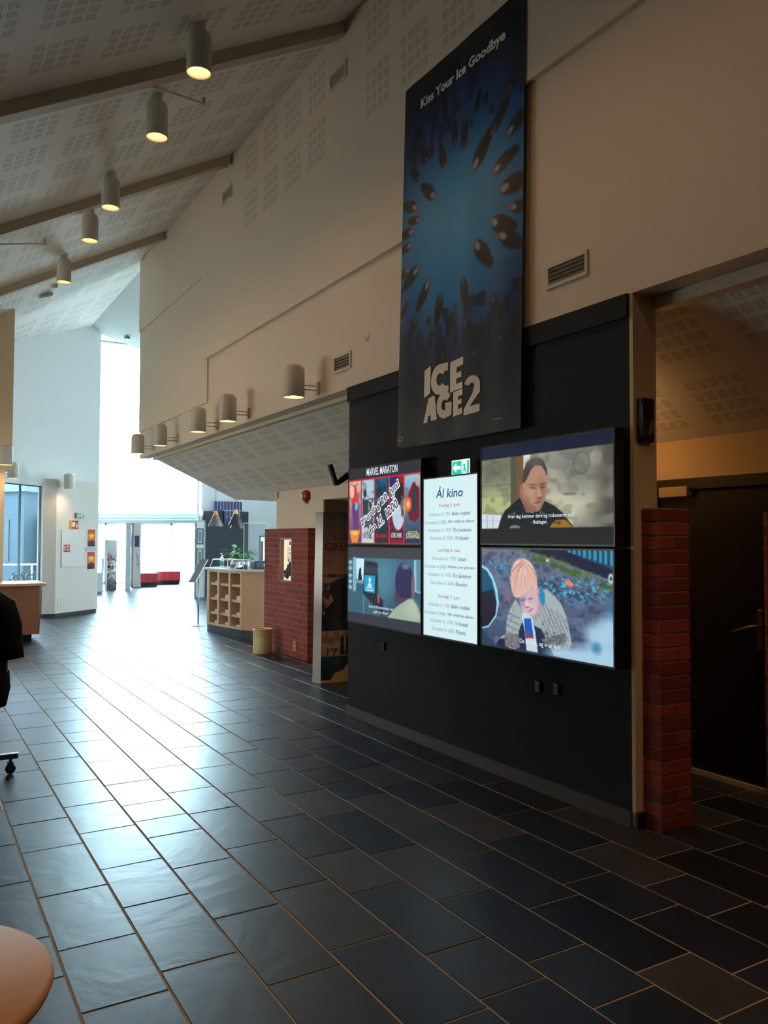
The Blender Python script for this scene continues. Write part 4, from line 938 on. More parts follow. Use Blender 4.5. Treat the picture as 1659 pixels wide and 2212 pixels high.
o = MB(rwall(6.17, 3.33)).lathe([(0, .004), (.045, .004), (.048, 0)], seg=24, caps=False).build('cover_disc', WHITE); tag(o, 'faint round cover disc painted like the wall, left of the banner', 'cover disc')

# ============================================================ CEILING BITS
def slot(name, label, cat, a, b, r=.008):
    o = MB().tube([a, b], r).build(name, BEAMW); tag(o, label, cat); return o
r = empty('ceiling_rod', 'thin rod hanging under the ceiling between the two nearest spotlights', 'ceiling rod', (1.66, 6.77, zc(1.66)-.02))
MB().tube([(0, 0, 0), (.72, .70, .36)], .009).build('rod', BEAMW, r); MB().lathe([(.03, -.01), (.03, .025)], seg=16).build('mount', LAMPW, r); MB().lathe([(.016, -.02), (.016, .06)], .72, .70, .36, seg=12).build('end_mount', LAMPW, r)
r2_ = copy_tree(r); r2_.location = (.70, 9.95, zc(.70)-.03); r2_['label'] = 'thin rod under the ceiling at the left picture edge'
r = empty('smoke_detector', 'small round detector on the bright ceiling beyond the last beam', 'detector', (1.95, 13.55, zc(1.95)))
MB().lathe([(.055, .03), (.055, -.02), (.045, -.045), (.0, -.05)], seg=20, caps=False).build('detector_body', LAMPW, r)
r = empty('motion_sensor', 'small slanted sensor box on the ceiling beside the round detector', 'sensor', (1.90, 13.95, zc(1.90)))
MB().ext([(-.11, -.03), (.09, .03), (.10, -.02), (.07, -.05), (-.09, -.10), (-.12, -.08)], -.03, .03, 'y').build('sensor_body', LAMPW, r, bevel=.006)
r = empty('daylight_sensor', 'tiny grey sensor under the short far roof slope by the bright opening', 'sensor', (4.30, 18.9, zs(4.30, 0)-.02))
MB().box(-.06, .05, -.05, .05, -.05, .02).build('sensor_body', mat('sensor_grey', (120, 128, 132), .5), r, bevel=.01)

# ============================================================ DIAGONAL WHITE WALL: signs and posters
def bl(px, z, off=0): return frame((px, 17.235+(px-2.60)*.864-off*0, z), (.763, .659))
exit_sign('exit_sign', 'small green and white exit sign on the diagonal white wall above the red fire sign', bl(3.08, 2.03), .22, .105, lit=False)
r = empty('fire_sign', 'red and yellow edged fire hose sign projecting from the diagonal white wall', 'safety sign', mtx=bl(2.975, 1.84))
MB().box(-.115, .115, -.085, .085, 0, .03).build('sign_board', mat('sign_red', (206, 30, 34), .5), r); MB().box(-.125, -.105, -.088, .088, 0, .045).build('side_edge', mat('sign_yellow', (236, 190, 60), .5), r)
Wp = mat('sign_pale', (240, 226, 210), .5)
MB().box(-.075, .015, -.045, .055, .03, .032).build('hose_symbol', Wp, r); MB().ext([(.04, -.06), (.06, -.01), (.05, .0), (.075, .05), (.085, .01), (.095, -.02), (.085, -.06)], .03, .032).build('flame_symbol', Wp, r)
r = empty('hose_cabinet', 'flat white fire hose cabinet door on the diagonal white wall', 'cabinet', mtx=bl(2.955, .985))
MB().box(-.335, .335, 0, .745, .0, .028).build('cabinet_door', mat('cabinet_white', (232, 228, 220), .5), r, bevel=.004)
o = MB().box(-.28, -.10, .305, .45, .028, .031).build('red_label', mat('label_red', (170, 50, 44), .5), r)
MB().box(-.265, -.235, .33, .43, .031, .032).box(-.195, -.12, .335, .43, .031, .032).build('label_symbol', Wp, o); MB().box(-.18, -.14, .35, .41, .032, .033).build('label_symbol', mat('label_red', (0, 0, 0)), o)
def sunset(y):
    p = Pic(40, 60, (206, 84, 30), asp=.6); p.grad((190, 66, 50), (226, 120, 30), 0, .7); p.ell(.5, .40, .32, .16, (244, 196, 50), .8); p.ell(.5, .34, .4, .05, (250, 214, 90), .8)
    p.grad((150, 60, 34), (50, 36, 34), .66, 1); p.poly([(.42, .72), (.46, .58), (.54, .56), (.60, .62), (.58, .72)], (70, 40, 34)); p.noise(14, (60, 36, 30), .55, .7, v0=.70); return p
for z0, lb in ((1.395, 'upper of two orange sunset posters on the diagonal white wall'), (.925, 'lower of two orange sunset posters on the diagonal white wall')):
    r = empty('sunset_poster', lb, 'poster', mtx=bl(3.395, z0), group='sunset posters')
    MB().box(-.115, .115, 0, .355, 0, .006).build('poster_backing', WHITE2, r); pic_mesh('poster_print', sunset(0), flat(-.115, .115, 0, .355, .007), pic_mat('paper_print', rough=.6), r)
o = MB(bl(3.39, 1.335)).box(-.18, .16, -.04, .04, .0, .006).build('paper_strip', mat('paper_lilac', (196, 194, 206), .7)); tag(o, 'pale horizontal paper strip between the two sunset posters', 'notice')
o = MB(bl(2.72, .245)).box(-.09, .09, -.13, .13, 0, .012).build('access_panel', mat('panel_white', (222, 216, 206), .6), bevel=.002); tag(o, 'small square access panel low on the diagonal white wall', 'access panel')

# ============================================================ OUTSIDE THE TALL WINDOW
r = empty('outside_building', 'blue grey annex with a slit window seen through the tall window', 'building', (-.5, 26.5, -.1))
mb = MB(); mb.prism([(2.55, 0), (3.45, -1.2), (5.3, 1.0), (4.2, 2.2)], 0, 3.0); mb.build('wall', mat('annex_grey', (52, 70, 80), .8), r)
MB().prism([(2.4, 0), (3.45, -1.35), (5.5, 1.0), (4.2, 2.4)], 3.0, 3.25).build('roof_edge', mat('annex_trim', (90, 98, 102), .7), r)
MB().prism([(3.02, -.66), (3.10, -.77), (3.14, -.73), (3.06, -.62)], 1.0, 2.2).build('slit_window', mat('annex_window', (8, 14, 20), .3), r)
r = empty('railing', 'pale outdoor railing beyond the tall window', 'railing', (0, 22.5, -.1))
MB().tube([(.4, 0, .98), (3.0, .6, .98)], .025).build('top_rail', WF, r)
for i in range(3): MB().tube([(.5+i*1.2, .02+i*.28, 0), (.5+i*1.2, .02+i*.28, .98)], .02).build('post', WF, r)
def shrub(name, label, c, s, col, n, seed, grp):
    rr = random.Random(seed); b = MB()
    for i in range(n):
        a = rr.uniform(0, 2*PI); h = rr.random(); q = (1-h*.5)*s*rr.random()**.5
        x, y, z = c[0]+q*math.cos(a), c[1]+q*math.sin(a), c[2]+h*s*1.4; d = Vector((rr.gauss(0, 1), rr.gauss(0, 1), rr.gauss(0, 1))).normalized()*.09*s; e_ = d.cross(Vector((rr.gauss(0, 1), .3, .6))).normalized()*.05*s
        v = [b._v((x, y, z)), b._v((x+d.x*.5+e_.x, y+d.y*.5+e_.y, z+d.z*.5+e_.z)), b._v((x+d.x, y+d.y, z+d.z)), b._v((x+d.x*.5-e_.x, y+d.y*.5-e_.y, z+d.z*.5-e_.z))]; b.bm.faces.new(v)
    o = b.build(name, mat(name+'_leaf', col, .7, var=.3)); tag(o, label, 'shrub', grp); return o
shrub('pale_shrub', 'pale flowering shrub low behind the tall window, right', (2.45, 20.5, -.1), .62, (70, 84, 80), 900, 1, None)
shrub('pale_shrub', 'pale flowering shrub low behind the tall window, left', (1.45, 21.0, -.1), .50, (64, 80, 76), 700, 2, None)
shrub('green_tree', 'hazy green tree beyond the tall window behind the left counter', (1.2, 30, -.1), 2.0, (34, 56, 44), 1500, 3, None)

# ============================================================ LEFT COUNTER
WP = wood('counter_wood_face', (150, 104, 76), (1, 8, 1)); WT = wood('counter_wood_top', (222, 178, 134), (1, 8, 1), .3)
r = empty('service_counter', 'brown wooden service counter with rounded pale top at the left edge', 'counter', (1.0, 13.7, 0))
def rr_outline(x0, x1, y0, y1, rad, n=6):
    o = [(x0, y0)]
    for i in range(n+1): a = -PI/2+i*PI/2/n; o.append((x1-rad+rad*math.cos(a), y0+rad+rad*math.sin(a)))
    return o+[(x1, y1), (x0, y1)]
MB().prism(rr_outline(-2.2, .81, -.36, .48, .05), .115, .845).build('body', WP, r)
MB().prism(rr_outline(-2.2, .89, -.44, .52, .10), .845, .885).build('counter_top', WT, r, bevel=.008)
MB().prism([(-2.2, -.28), (.70, -.28), (.70, .45), (-2.2, .45)], 0, .115).build('plinth', BLACK, r)

# ============================================================ COAT RACK AND COATS
CH = mat('rack_chrome', (150, 150, 152), .25, 1)
r = empty('coat_rack', 'chrome garment rack on castors at the left edge', 'coat rack', (0, 5.97, 0))
MB().box(-.20, .685, -.022, .022, .100, .135).build('base_bar', CH, r, bevel=.003); MB().box(-.20, .685, 1.18, 1.222, .100, .135).build('base_bar', CH, r, bevel=.003)
MB().tube([(.26, 0, .13), (.26, 0, 1.50)], .016).build('upright', CH, r); MB().tube([(.26, 1.20, .13), (.26, 1.20, 1.50)], .016).build('upright', CH, r)
MB().tube([(.26, -.1, 1.48), (.26, 1.3, 1.48)], .014).build('hanging_rail', CH, r)
MB().box(.24, .28, 0, 1.2, .105, .130).build('base_beam', CH, r)
for x in (.64, -.16):
    for y in (0, 1.20):
        c = MB().tube([(x, y, .10), (x, y, .075)], .012).box(x-.018, x+.018, y-.020, y-.014, .025, .08).box(x-.018, x+.018, y+.014, y+.020, .025, .08).build('castor', CH, r)
        MB().lathe([(.010, -.011), (.030, -.011), (.033, -.006), (.033, .006), (.030, .011), (.010, .011)], x, y, .034, 18, True, 'y').build('wheel', BLACK, c)
def coat(x, y, label, w, zt_, zb, seed, col):
    rr = random.Random(seed); r = empty('coat', label, 'coat', (x, y, 0), group='coats on the rack')
    M_ = mat('coat_%d_%d_%d' % col, col, .9, bump=.3, bscale=90)
    b = MB(); n = 14; secs = []
    hts = [zt_+.03, zt_, zt_-.10, zt_-.25, zt_-.40, zt_-.55, (zt_+zb)/2-.15, zb+.12, zb]
    wd = [.08, .26, .37, .37, .365, .365, .378, .385, .36]; th = [.05, .08, .10, .11, .11, .105, .10, .095, .09]
    rings = []
    for k, (z, a, t) in enumerate(zip(hts, wd, th)):
        ring_ = []
        for i in range(28):
            q = 2*PI*i/28; f = 1+.05*math.sin(q*5+k*.6+seed)*(k > 1); ring_.append(b._v((a*w*math.copysign(abs(math.cos(q))**.7, math.cos(q)), t*f*math.sin(q), z+.006*math.sin(q*3+k))))
        rings.append(ring_)
    for A_, B_ in zip(rings[:-1], rings[1:]):
        for i in range(28): f = b.bm.faces.new((A_[i], A_[(i+1) % 28], B_[(i+1) % 28], B_[i])); f.smooth = True
    b.bm.faces.new(rings[0]); b.bm.faces.new(rings[-1][::-1]); b.build('coat_body', M_, r)
    for s in (-1, 1):
        pts = [(s*.30*w, 0, zt_-.06), (s*.385*w, -.02, zt_-.13), (s*.41*w, -.03, zt_-.32), (s*.43*w, -.045, zt_-.42), (s*.46*w, -.06, zt_-.43+.0)]
        pts = [(s*.26*w, 0, zt_-.03), (s*.34*w, -.02, zt_-.10), (s*.375*w, -.05, zt_-.24), (s*.385*w, -.07, zt_-.36), (s*.40*w, -.08, zt_-.45)]
        MB().tube(pts, [.05, .075, .072, .064, .060], 14).build('sleeve', M_, r)
    MB().tube([(0, 0, 1.50), (.02, 0, 1.53), (.0, 0, 1.49), (0, 0, zt_+.02)], .004).build('hanger_hook', CH, r)
    return r
coat(.28, 6.10, 'black long coat hanging at the left edge, its sleeve reaching out over the floor', .95, 1.20, .425, 3, (9, 12, 20))
coat(.26, 6.38, 'dark navy coat hanging behind the black one', .90, 1.19, .50, 5, (18, 22, 32))
coat(.25, 6.70, 'dark grey coat third on the rack', .88, 1.18, .55, 8, (30, 32, 38))

# ============================================================ ROUND TABLE in the corner
r = empty('round_table', 'round pale wooden table top cut by the lower left corner', 'table', (-.03, 1.785, 0))
MB().lathe([(.0, .690), (.290, .690), (.302, .696), (.306, .706), (.304, .716), (.298, .720), (0, .720)], seg=64, caps=False).build('table_top', wood('table_top_wood', (240, 186, 142), (1.5, 6, 1), .7), r)
MB().lathe([(.030, .02), (.030, .69)], seg=20).build('column', METAL, r); MB().lathe([(.0, .0), (.22, .0), (.22, .008), (.04, .03), (0, .03)], seg=32, caps=False).build('foot', METAL, r)

# ============================================================ RECEPTION DESK
dA = Vector((4.62, 12.32)); dB = Vector((4.44, 13.45)); dd = (dB-dA); dl = dd.length; dd = dd.normalized(); dn = Vector((-dd.y, dd.x))  # dn points to the hall
if dn.x > 0: dn = -dn
desk = empty('reception_desk', 'birch plywood reception desk with three columns of open cubbyholes and a rounded end', 'desk', (dA.x, dA.y, 0))
def dk(t, off=0): p = dd*(t*1.144)-dn*off; return (p.x, p.y)      # off: metres into the desk, desk local coordinates
Z0, Z1 = .125, 1.045
back = [dk(1.03, .75), (1.05, 1.05), (1.05, -.35)]
def rounded(inset=0):
    pts = []
    for i in range(8):
        a = i/7*PI/2; t = .962+math.sin(a)*.135; of = inset+(1-math.cos(a))*.10; pts.append(dk(t-inset*.4, of))
    return pts
side_end = (.52, -1.02)
# core behind the cubbyholes, side panel and rounded end
core = [dk(.0, .24), dk(.962, .24)]+[dk(.962, 0.0)]+rounded()[1:]+[dk(1.10, .75), (.62, .9), (.62, .55), dk(.9, .62), dk(.05, .60), (.62, -.98), side_end]
MB().prism(core, Z0, Z1-.005).build('body', PLY, desk)
MB().prism([(0, 0), side_end, (side_end[0]+.03, side_end[1]+.02), (.035, .015)], Z0, Z1).build('side_panel', wood('ply_side', (196, 152, 118), (6, 6, 1)), desk)
t_up = [(-.004, .035), (.31, .366), (.639, .696), (.935, .975)]
for a, b_ in t_up: MB().prism([dk(a), dk(b_), dk(b_, .245), dk(a, .245)], Z0, Z1-.002).build('upright', PLYI, desk, bevel=.004)
mb = MB()
for a, b_ in ((.035, .31), (.366, .639), (.696, .935)): mb.prism([dk(a), dk(b_), dk(b_, .24), dk(a, .24)], Z0, Z0+.035).prism([dk(a), dk(b_), dk(b_, .24), dk(a, .24)], Z1-.035, Z1-.002)
mb.build('front_frame', PLYI, desk)
shelf_z = (.835, .590, .352)
for a, b_ in ((.035, .31), (.366, .639), (.696, .935)):
    for z in shelf_z: MB().prism([dk(a, .03), dk(b_, .03), dk(b_, .24), dk(a, .24)], z-.045, z-.005).build('shelf', PLYI, desk)
MB().prism([dk(.01, .012), dk(.955, .012)]+[dk(1.04, .03), dk(1.085, .07), dk(1.09, .12), dk(1.0, .75), (.6, .8), (.6, -.9), (.51, -.97)], 0, Z0).build('plinth', mat('dark_plinth', (44, 52, 58), .35), desk)
top = [dk(-.03, -.03), dk(.962, -.03)]+[(p_[0], p_[1]) for p_ in [dk(.962+math.sin(i/7*PI/2)*.16, (1-math.cos(i/7*PI/2))*.12-.03) for i in range(1, 8)]]+[dk(1.12, .78), (.66, .95), (.66, -.98), (side_end[0]-.03, side_end[1]-.02)]
MB().prism(top, Z1, Z1+.032).build('counter_top', mat('desk_top_grey', (206, 200, 198), .3), desk, bevel=.004)
DT = Z1+.032
def dw(t, off, z=0): a = dk(t, off); return (a[0]+dA.x, a[1]+dA.y, z)
# things in the cubbyholes
rc = random.Random(4); cols = [(220, 216, 208), (190, 70, 60), (120, 130, 140), (230, 224, 214), (70, 60, 60), (160, 150, 130)]
where = ['left', 'middle', 'right']
for ci, (a, b_) in enumerate(((.72, .90), (.40, .60), (.06, .28))):
    for zi, z in enumerate(shelf_z+(Z0+.04,)):
        if (ci, zi) in ((2, 0), (1, 0)): continue
        r = empty('brochure_stack', 'small stack of leaflets in the %s column of the desk, %s cubbyhole' % (where[ci], ('top', 'second', 'third', 'bottom')[zi]), 'leaflets', dw((a+b_)/2, .12, z-.005), group='leaflets in the desk cubbyholes')
        r.rotation_euler = (0, 0, math.atan2(dd.y, dd.x)); hh = rc.uniform(.02, .06)
        MB().box(-.06, .05, -.05, .06, 0, hh).build('leaflets', mat('paper_%d' % rc.randrange(3), (224, 218, 208), .7), r)
        MB().box(-.055, .045, -.05, .06, hh, hh+.004).build('top_leaflet', mat('leaflet_%d' % (rc.randrange(6)), cols[rc.randrange(6)], .6), r)
# items on the desk
CLEAR = glass_mat('clear_acrylic', (246, 248, 250))
r = empty('sneeze_guard', 'tall clear acrylic screen standing on the reception desk', 'screen guard', (4.84, 12.30, DT)); MB().box(-.19, .20, -.003, .003, .0, .74).build('acrylic_sheet', CLEAR, r)
MB().box(-.19, -.12, -.05, .05, 0, .006).box(.12, .20, -.05, .05, 0, .006).build('foot', CLEAR, r); MB().box(-.19, .20, -.005, .005, .735, .743).box(-.194, -.188, -.005, .005, 0, .743).box(.197, .203, -.005, .005, 0, .743).build('sheet_edge', WF, r)
r = empty('display_case', 'low angled clear display case with white edges on the reception desk', 'display case', dw(.70, .04, DT)); ang = math.atan2(-dd.y, -dd.x); r.rotation_euler = (0, 0, ang)
mb = MB()
for s in (-.34, .34): mb.tube([(s, .0, 0), (s, .06, .14)], .008).tube([(s, .06, .14), (s, .34, .14)], .008).tube([(s, .34, .14), (s, .34, 0)], .008)
mb.tube([(-.34, .06, .14), (.34, .06, .14)], .008).tube([(-.34, .34, .14), (.34, .34, .14)], .008); mb.build('case_edge', WF, r)
MB().box(-.34, .34, .06, .34, .138, .142).build('clear_top', CLEAR, r); MB().box(-.33, .33, .01, .33, .0, .012).build('case_base', mat('case_base', (206, 204, 206), .4), r)
def bottle(label, loc, h=.17, cap=(240, 240, 240)):
    r = empty('pump_bottle', label, 'bottle', loc); MB().lathe([(.0, 0), (.034, 0), (.036, .01), (.036, h*.58), (.03, h*.68), (.012, h*.74), (.012, h*.80), (0, h*.80)], seg=20, caps=False).build('bottle_body', mat('bottle_white', (228, 236, 238), .25), r)
    MB().lathe([(.037, h*.12), (.037, h*.42)], seg=20, caps=False).build('bottle_label', mat('label_green', (70, 160, 140), .5), r); MB().tube([(0, 0, h*.8), (0, 0, h*.97), (-.035, 0, h)], .006).lathe([(.015, h*.78), (.015, h*.86)], seg=14).build('pump', mat('pump_white', (236, 238, 240), .4), r)
    return r
bottle('white sanitiser pump bottle on the far end of the reception desk', (4.72, 13.52, DT), .24)
bottle('small sanitiser bottle with green label near the front edge of the reception desk', (4.60, 12.68, DT), .17)
r = empty('card_terminal', 'black card terminal on the reception desk', 'card terminal', (4.69, 12.50, DT)); r.rotation_euler = (0, 0, ang)
MB().ext([(-.05, 0), (.08, 0), (.08, .07), (.06, .075), (-.05, .03)], -.09, .05, 'x').build('terminal_body', BLACK, r, bevel=.006); MB().box(-.06, .02, .03, .055, .068, .074).build('terminal_display', mat('dim_display', (60, 80, 90), .2), r)
r = empty('black_box', 'dark equipment box behind the clear screen on the reception desk', 'box', (5.04, 12.52, DT)); MB().box(-.16, .16, -.10, .10, 0, .13).build('case', mat('equipment_black', (30, 30, 34), .4), r, bevel=.01); MB().box(-.12, .12, -.104, -.10, .03, .10).build('front_panel', mat('equipment_panel', (60, 62, 66), .3), r)
r = empty('white_cup', 'pale cup at the near end of the reception desk', 'cup', (4.93, 12.05, DT)); MB().lathe([(.0, 0), (.028, 0), (.038, .09), (.035, .09), (.026, .006), (0, .006)], seg=20, caps=False).build('cup_body', mat('cup_cream', (214, 196, 164), .4), r)
r = empty('white_planter', 'white ribbed pot row on the reception desk in front of the plant', 'planter', (5.02, 13.24, DT))
for i in range(4): MB().lathe([(0, 0), (.034, 0), (.042, .10), (.038, .10), (.03, .01), (0, .01)], -.12+i*.085, 0, 0, 16, False).build('pot_cell', mat('pot_white', (232, 230, 230), .4), r)
r = empty('potted_plant', 'leafy green potted plant on the reception desk', 'plant', (5.06, 13.66, DT))
MB().lathe([(0, 0), (.06, 0), (.085, .13), (.078, .13), (.06, .02), (0, .02)], seg=24, caps=False).build('pot', mat('pot_brown', (120, 84, 60), .6), r); MB().lathe([(0, .115), (.078, .115)], seg=24, caps=False).build('soil', mat('soil', (50, 38, 30), .95), r)
LG = mat('leaf_green', (46, 128, 44), .45, var=.35, vscale=9); rl = random.Random(2); stem = MB()
leaves = MB()
for i in range(46):
    a = rl.uniform(0, 2*PI); rad = rl.uniform(.06, .24); hh = rl.uniform(.20, .42)-rad*.25; bx, by = .02*math.cos(a), .02*math.sin(a); tip = Vector((rad*math.cos(a), rad*math.sin(a), hh))
    stem.tube([(bx, by, .11), (tip.x*.6, tip.y*.6, hh*.85+.02), tuple(tip)], .0028, 5)
    d = Vector((math.cos(a), math.sin(a), rl.uniform(-.6, .2))).normalized(); s = d.cross(Vector((0, 0, 1))).normalized(); L = rl.uniform(.09, .15); ww = L*.22; pr = []
    for q in (0, .25, .55, .8, 1): c = tip+d*L*q+Vector((0, 0, -.05*q*q)); k = ww*math.sin(PI*min(.98, q*.9+.08)); pr.append((leaves._v(c-s*k+Vector((0, 0, .008))), leaves._v(c), leaves._v(c+s*k+Vector((0, 0, .008)))))
    for A_, B_ in zip(pr[:-1], pr[1:]): leaves.bm.faces.new((A_[0], A_[1], B_[1], B_[0])); leaves.bm.faces.new((A_[1], A_[2], B_[2], B_[1]))
stem.build('stems', mat('stem_green', (70, 120, 50), .5), r); leaves.build('leaves', LG, r)

# pendant lamps over the desk
def pendant(label, x, y, z, col, wc):
    r = empty('pendant_lamp', label, 'pendant lamp', (x, y, z), group='cone pendant lamps over the desk')
    MB().lathe([(.132, 0), (.134, .004), (.05, .185), (.046, .20), (.046, .196), (.128, .003)], seg=32, caps=False).build('shade', mat('pendant_%d' % col[0], col, .4), r)
    MB().lathe([(.05, .182), (.036, .235), (.018, .275), (0, .278)], seg=20, caps=False).build('wooden_cap', mat('pendant_wood', wc, .5), r)
    MB().lathe([(0, .05), (.03, .06), (.034, .09), (.02, .12), (0, .125)], seg=16, caps=False).build('bulb', mat('pendant_bulb', (255, 230, 180), emit=(255, 200, 120), estr=4), r)
    MB().lathe([(.126, .004), (.048, .178)], seg=32, caps=False).build('inner_shade', mat('pendant_inner', (226, 180, 120), .5, emit=(230, 150, 70), estr=.15), r)
    MB().tube([(0, 0, .27), (0, 0, 7.0-z)], .004, 6).build('cord', mat('cord_grey', (90, 90, 92), .6), r); return r
s_ = 13.75/12.9
pendant('grey cone pendant lamp with wooden cap, left one over the reception desk', 4.39*s_, 13.75, 1.56+(1.765-1.56)*s_, (110, 100, 92), (226, 150, 84))
pendant('black cone pendant lamp with wooden cap, front one over the reception desk', 4.735*s_, 13.75, 1.56+(1.79-1.56)*s_, (36, 36, 40), (214, 130, 70))
pendant('black cone pendant lamp just below and behind the front one', 4.76*1.12, 12.9*1.12, 1.56+(1.735-1.56)*1.12, (42, 42, 46), (214, 130, 70))

# brochure/sign stand on one pole
r = empty('sign_stand', 'slim steel sign stand with a tilted grey plate beside the reception desk', 'sign stand', (4.59, 14.39, 0)); r.rotation_euler = (0, 0, .45)
MB().lathe([(0, 0), (.13, 0), (.13, .008), (.02, .02), (0, .02)], seg=32, caps=False).build('base_plate', mat('stand_white', (214, 216, 218), .4), r); MB().tube([(0, 0, .01), (0, 0, .95)], .014, 12).build('pole', METAL, r)
MB().ext([(-.16, .80), (-.145, .79), (.15, 1.18), (.135, 1.195)], -.085, .085, 'y').build('sign_plate', mat('plate_grey', (128, 130, 132), .35, .5), r)

# litter bin
r = empty('waste_bin', 'cream yellow metal waste bin with a perforated band by the brick wall', 'waste bin', (4.27, 10.55, 0)); BN = mat('bin_cream', (226, 204, 150), .4)
MB().lathe([(0, 0), (.122, 0), (.125, .006), (.128, .215)], seg=40, caps=False).build('bin_body', BN, r)
mb = MB(); n = 36
for row in range(3):
    z0 = .215+row*.024
    for i in range(n):
        a0, a1 = 2*PI*i/n, 2*PI*(i+.5)/n; q = [mb._v((.128*math.cos(a), .128*math.sin(a), z)) for a, z in ((a0, z0), (a1, z0), (a1, z0+.024), (a0, z0+.024))]; mb.bm.faces.new(q)
        a2 = 2*PI*(i+1)/n; q = [mb._v((.128*math.cos(a), .128*math.sin(a), z)) for a, z in ((a1, z0), (a2, z0), (a2, z0+.007), (a1, z0+.007))]; mb.bm.faces.new(q)
mb.build('perforated_band', BN, r); MB().lathe([(.128, .287), (.129, .325), (.133, .328), (.133, .336), (.128, .336), (.122, .325), (.122, .01), (0, .01)], seg=40, caps=False).build('rim', BN, r)
MB().lathe([(.120, .12), (.120, .27), (.110, .30), (.10, .333), (.125, .338), (.134, .334)], seg=40, caps=False).build('bag_liner', mat('bin_liner', (224, 208, 176), .6), r)  # pale liner wall also stands in for light through the band holes

# ============================================================ BRICK WALL FITTINGS
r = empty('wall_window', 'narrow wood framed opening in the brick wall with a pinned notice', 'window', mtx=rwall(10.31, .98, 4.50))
w2, h2 = .20, .595; mb = MB(); mb.box(-w2, -w2+.02, 0, h2, -.10, .0).box(w2-.02, w2, 0, h2, -.10, .0).box(-w2+.02, w2-.02, 0, .02, -.10, .0).box(-w2+.02, w2-.02, h2-.02, h2, -.10, .0); mb.build('lining', wood('lining_wood', (150, 96, 66), (1, 1, 6)), r)
pn = MB().box(-w2+.02, w2-.02, .02, h2-.02, -.10, -.055).build('lit_backing', mat('lit_backing', (236, 230, 208), .8, emit=(236, 228, 196), estr=.75), r)  # glow added to make the opening bright; no lamp known behind it
mb = MB(); mb.box(.0, .05, .50, .55, -.055, -.053)
for i in range(11): mb.box(-.08+.012*(i % 2), .14-.02*(i % 3), .27+i*.019, .276+i*.019, -.055, -.053)
mb.build('notice_lines', mat('ink_grey', (110, 108, 98), .8), r)
r = empty('dark_bag', 'crumpled black bag inside the narrow opening in the brick wall', 'bag', (4.535, 10.29, 1.0)); rb = random.Random(9); mb = MB()
for i in range(22):
    z = rb.uniform(.06, .24); mb.sphere((rb.uniform(-.004, .003), (rb.uniform(-.13, .07) if z > .16 else rb.uniform(-.07, .13)), z), rb.uniform(.026, .045), (.35, 1, 1.1), 10)
mb.build('bag_body', mat('bag_black', (18, 20, 24), .6), r); MB().tube([(0, .0, .26), (0, .02, .29), (0, -.02, .27)], .005).build('strap', BLACK, r)
r = empty('power_outlet', 'cream double power outlet low on the brick wall', 'socket', mtx=rwall(9.96, .15, 4.50)); MB().box(-.035, .035, -.06, .06, 0, .02).build('outlet_plate', mat('outlet_cream', (214, 190, 166), .45), r, bevel=.004)
for z in (-.027, .027): MB().lathe([(0, .021), (.02, .021), (.022, .0205)], 0, z, 0, 18, False).build('outlet_hole', mat('outlet_dark', (90, 70, 60), .5), r)
r = empty('alarm_bell', 'round red fire alarm bell on the cream wall above the brick', 'alarm bell', mtx=rwall(9.86, 2.135, 4.62)); RD = mat('bell_red', (170, 34, 44), .3)
MB().box(-.05, .05, -.05, .05, 0, .03).build('bell_base', RD, r); MB().lathe([(.0, .085), (.03, .084), (.06, .074), (.078, .055), (.082, .030), (.076, .028)], seg=32, caps=False).build('gong', RD, r); MB().lathe([(0, .095), (.022, .094), (.024, .084)], seg=20, caps=False).build('boss', mat('bell_boss', (226, 206, 206), .4), r)
MB().box(-.014, .014, -.10, -.07, .01, .045).build('striker', RD, r)
r = empty('wall_hook', 'tiny white fitting at the far top corner of the cream wall', 'fitting', mtx=rwall(10.86, 2.19, 4.62)); MB().box(-.02, .02, -.05, .04, 0, .04).build('fitting_body', WF, r, bevel=.004)

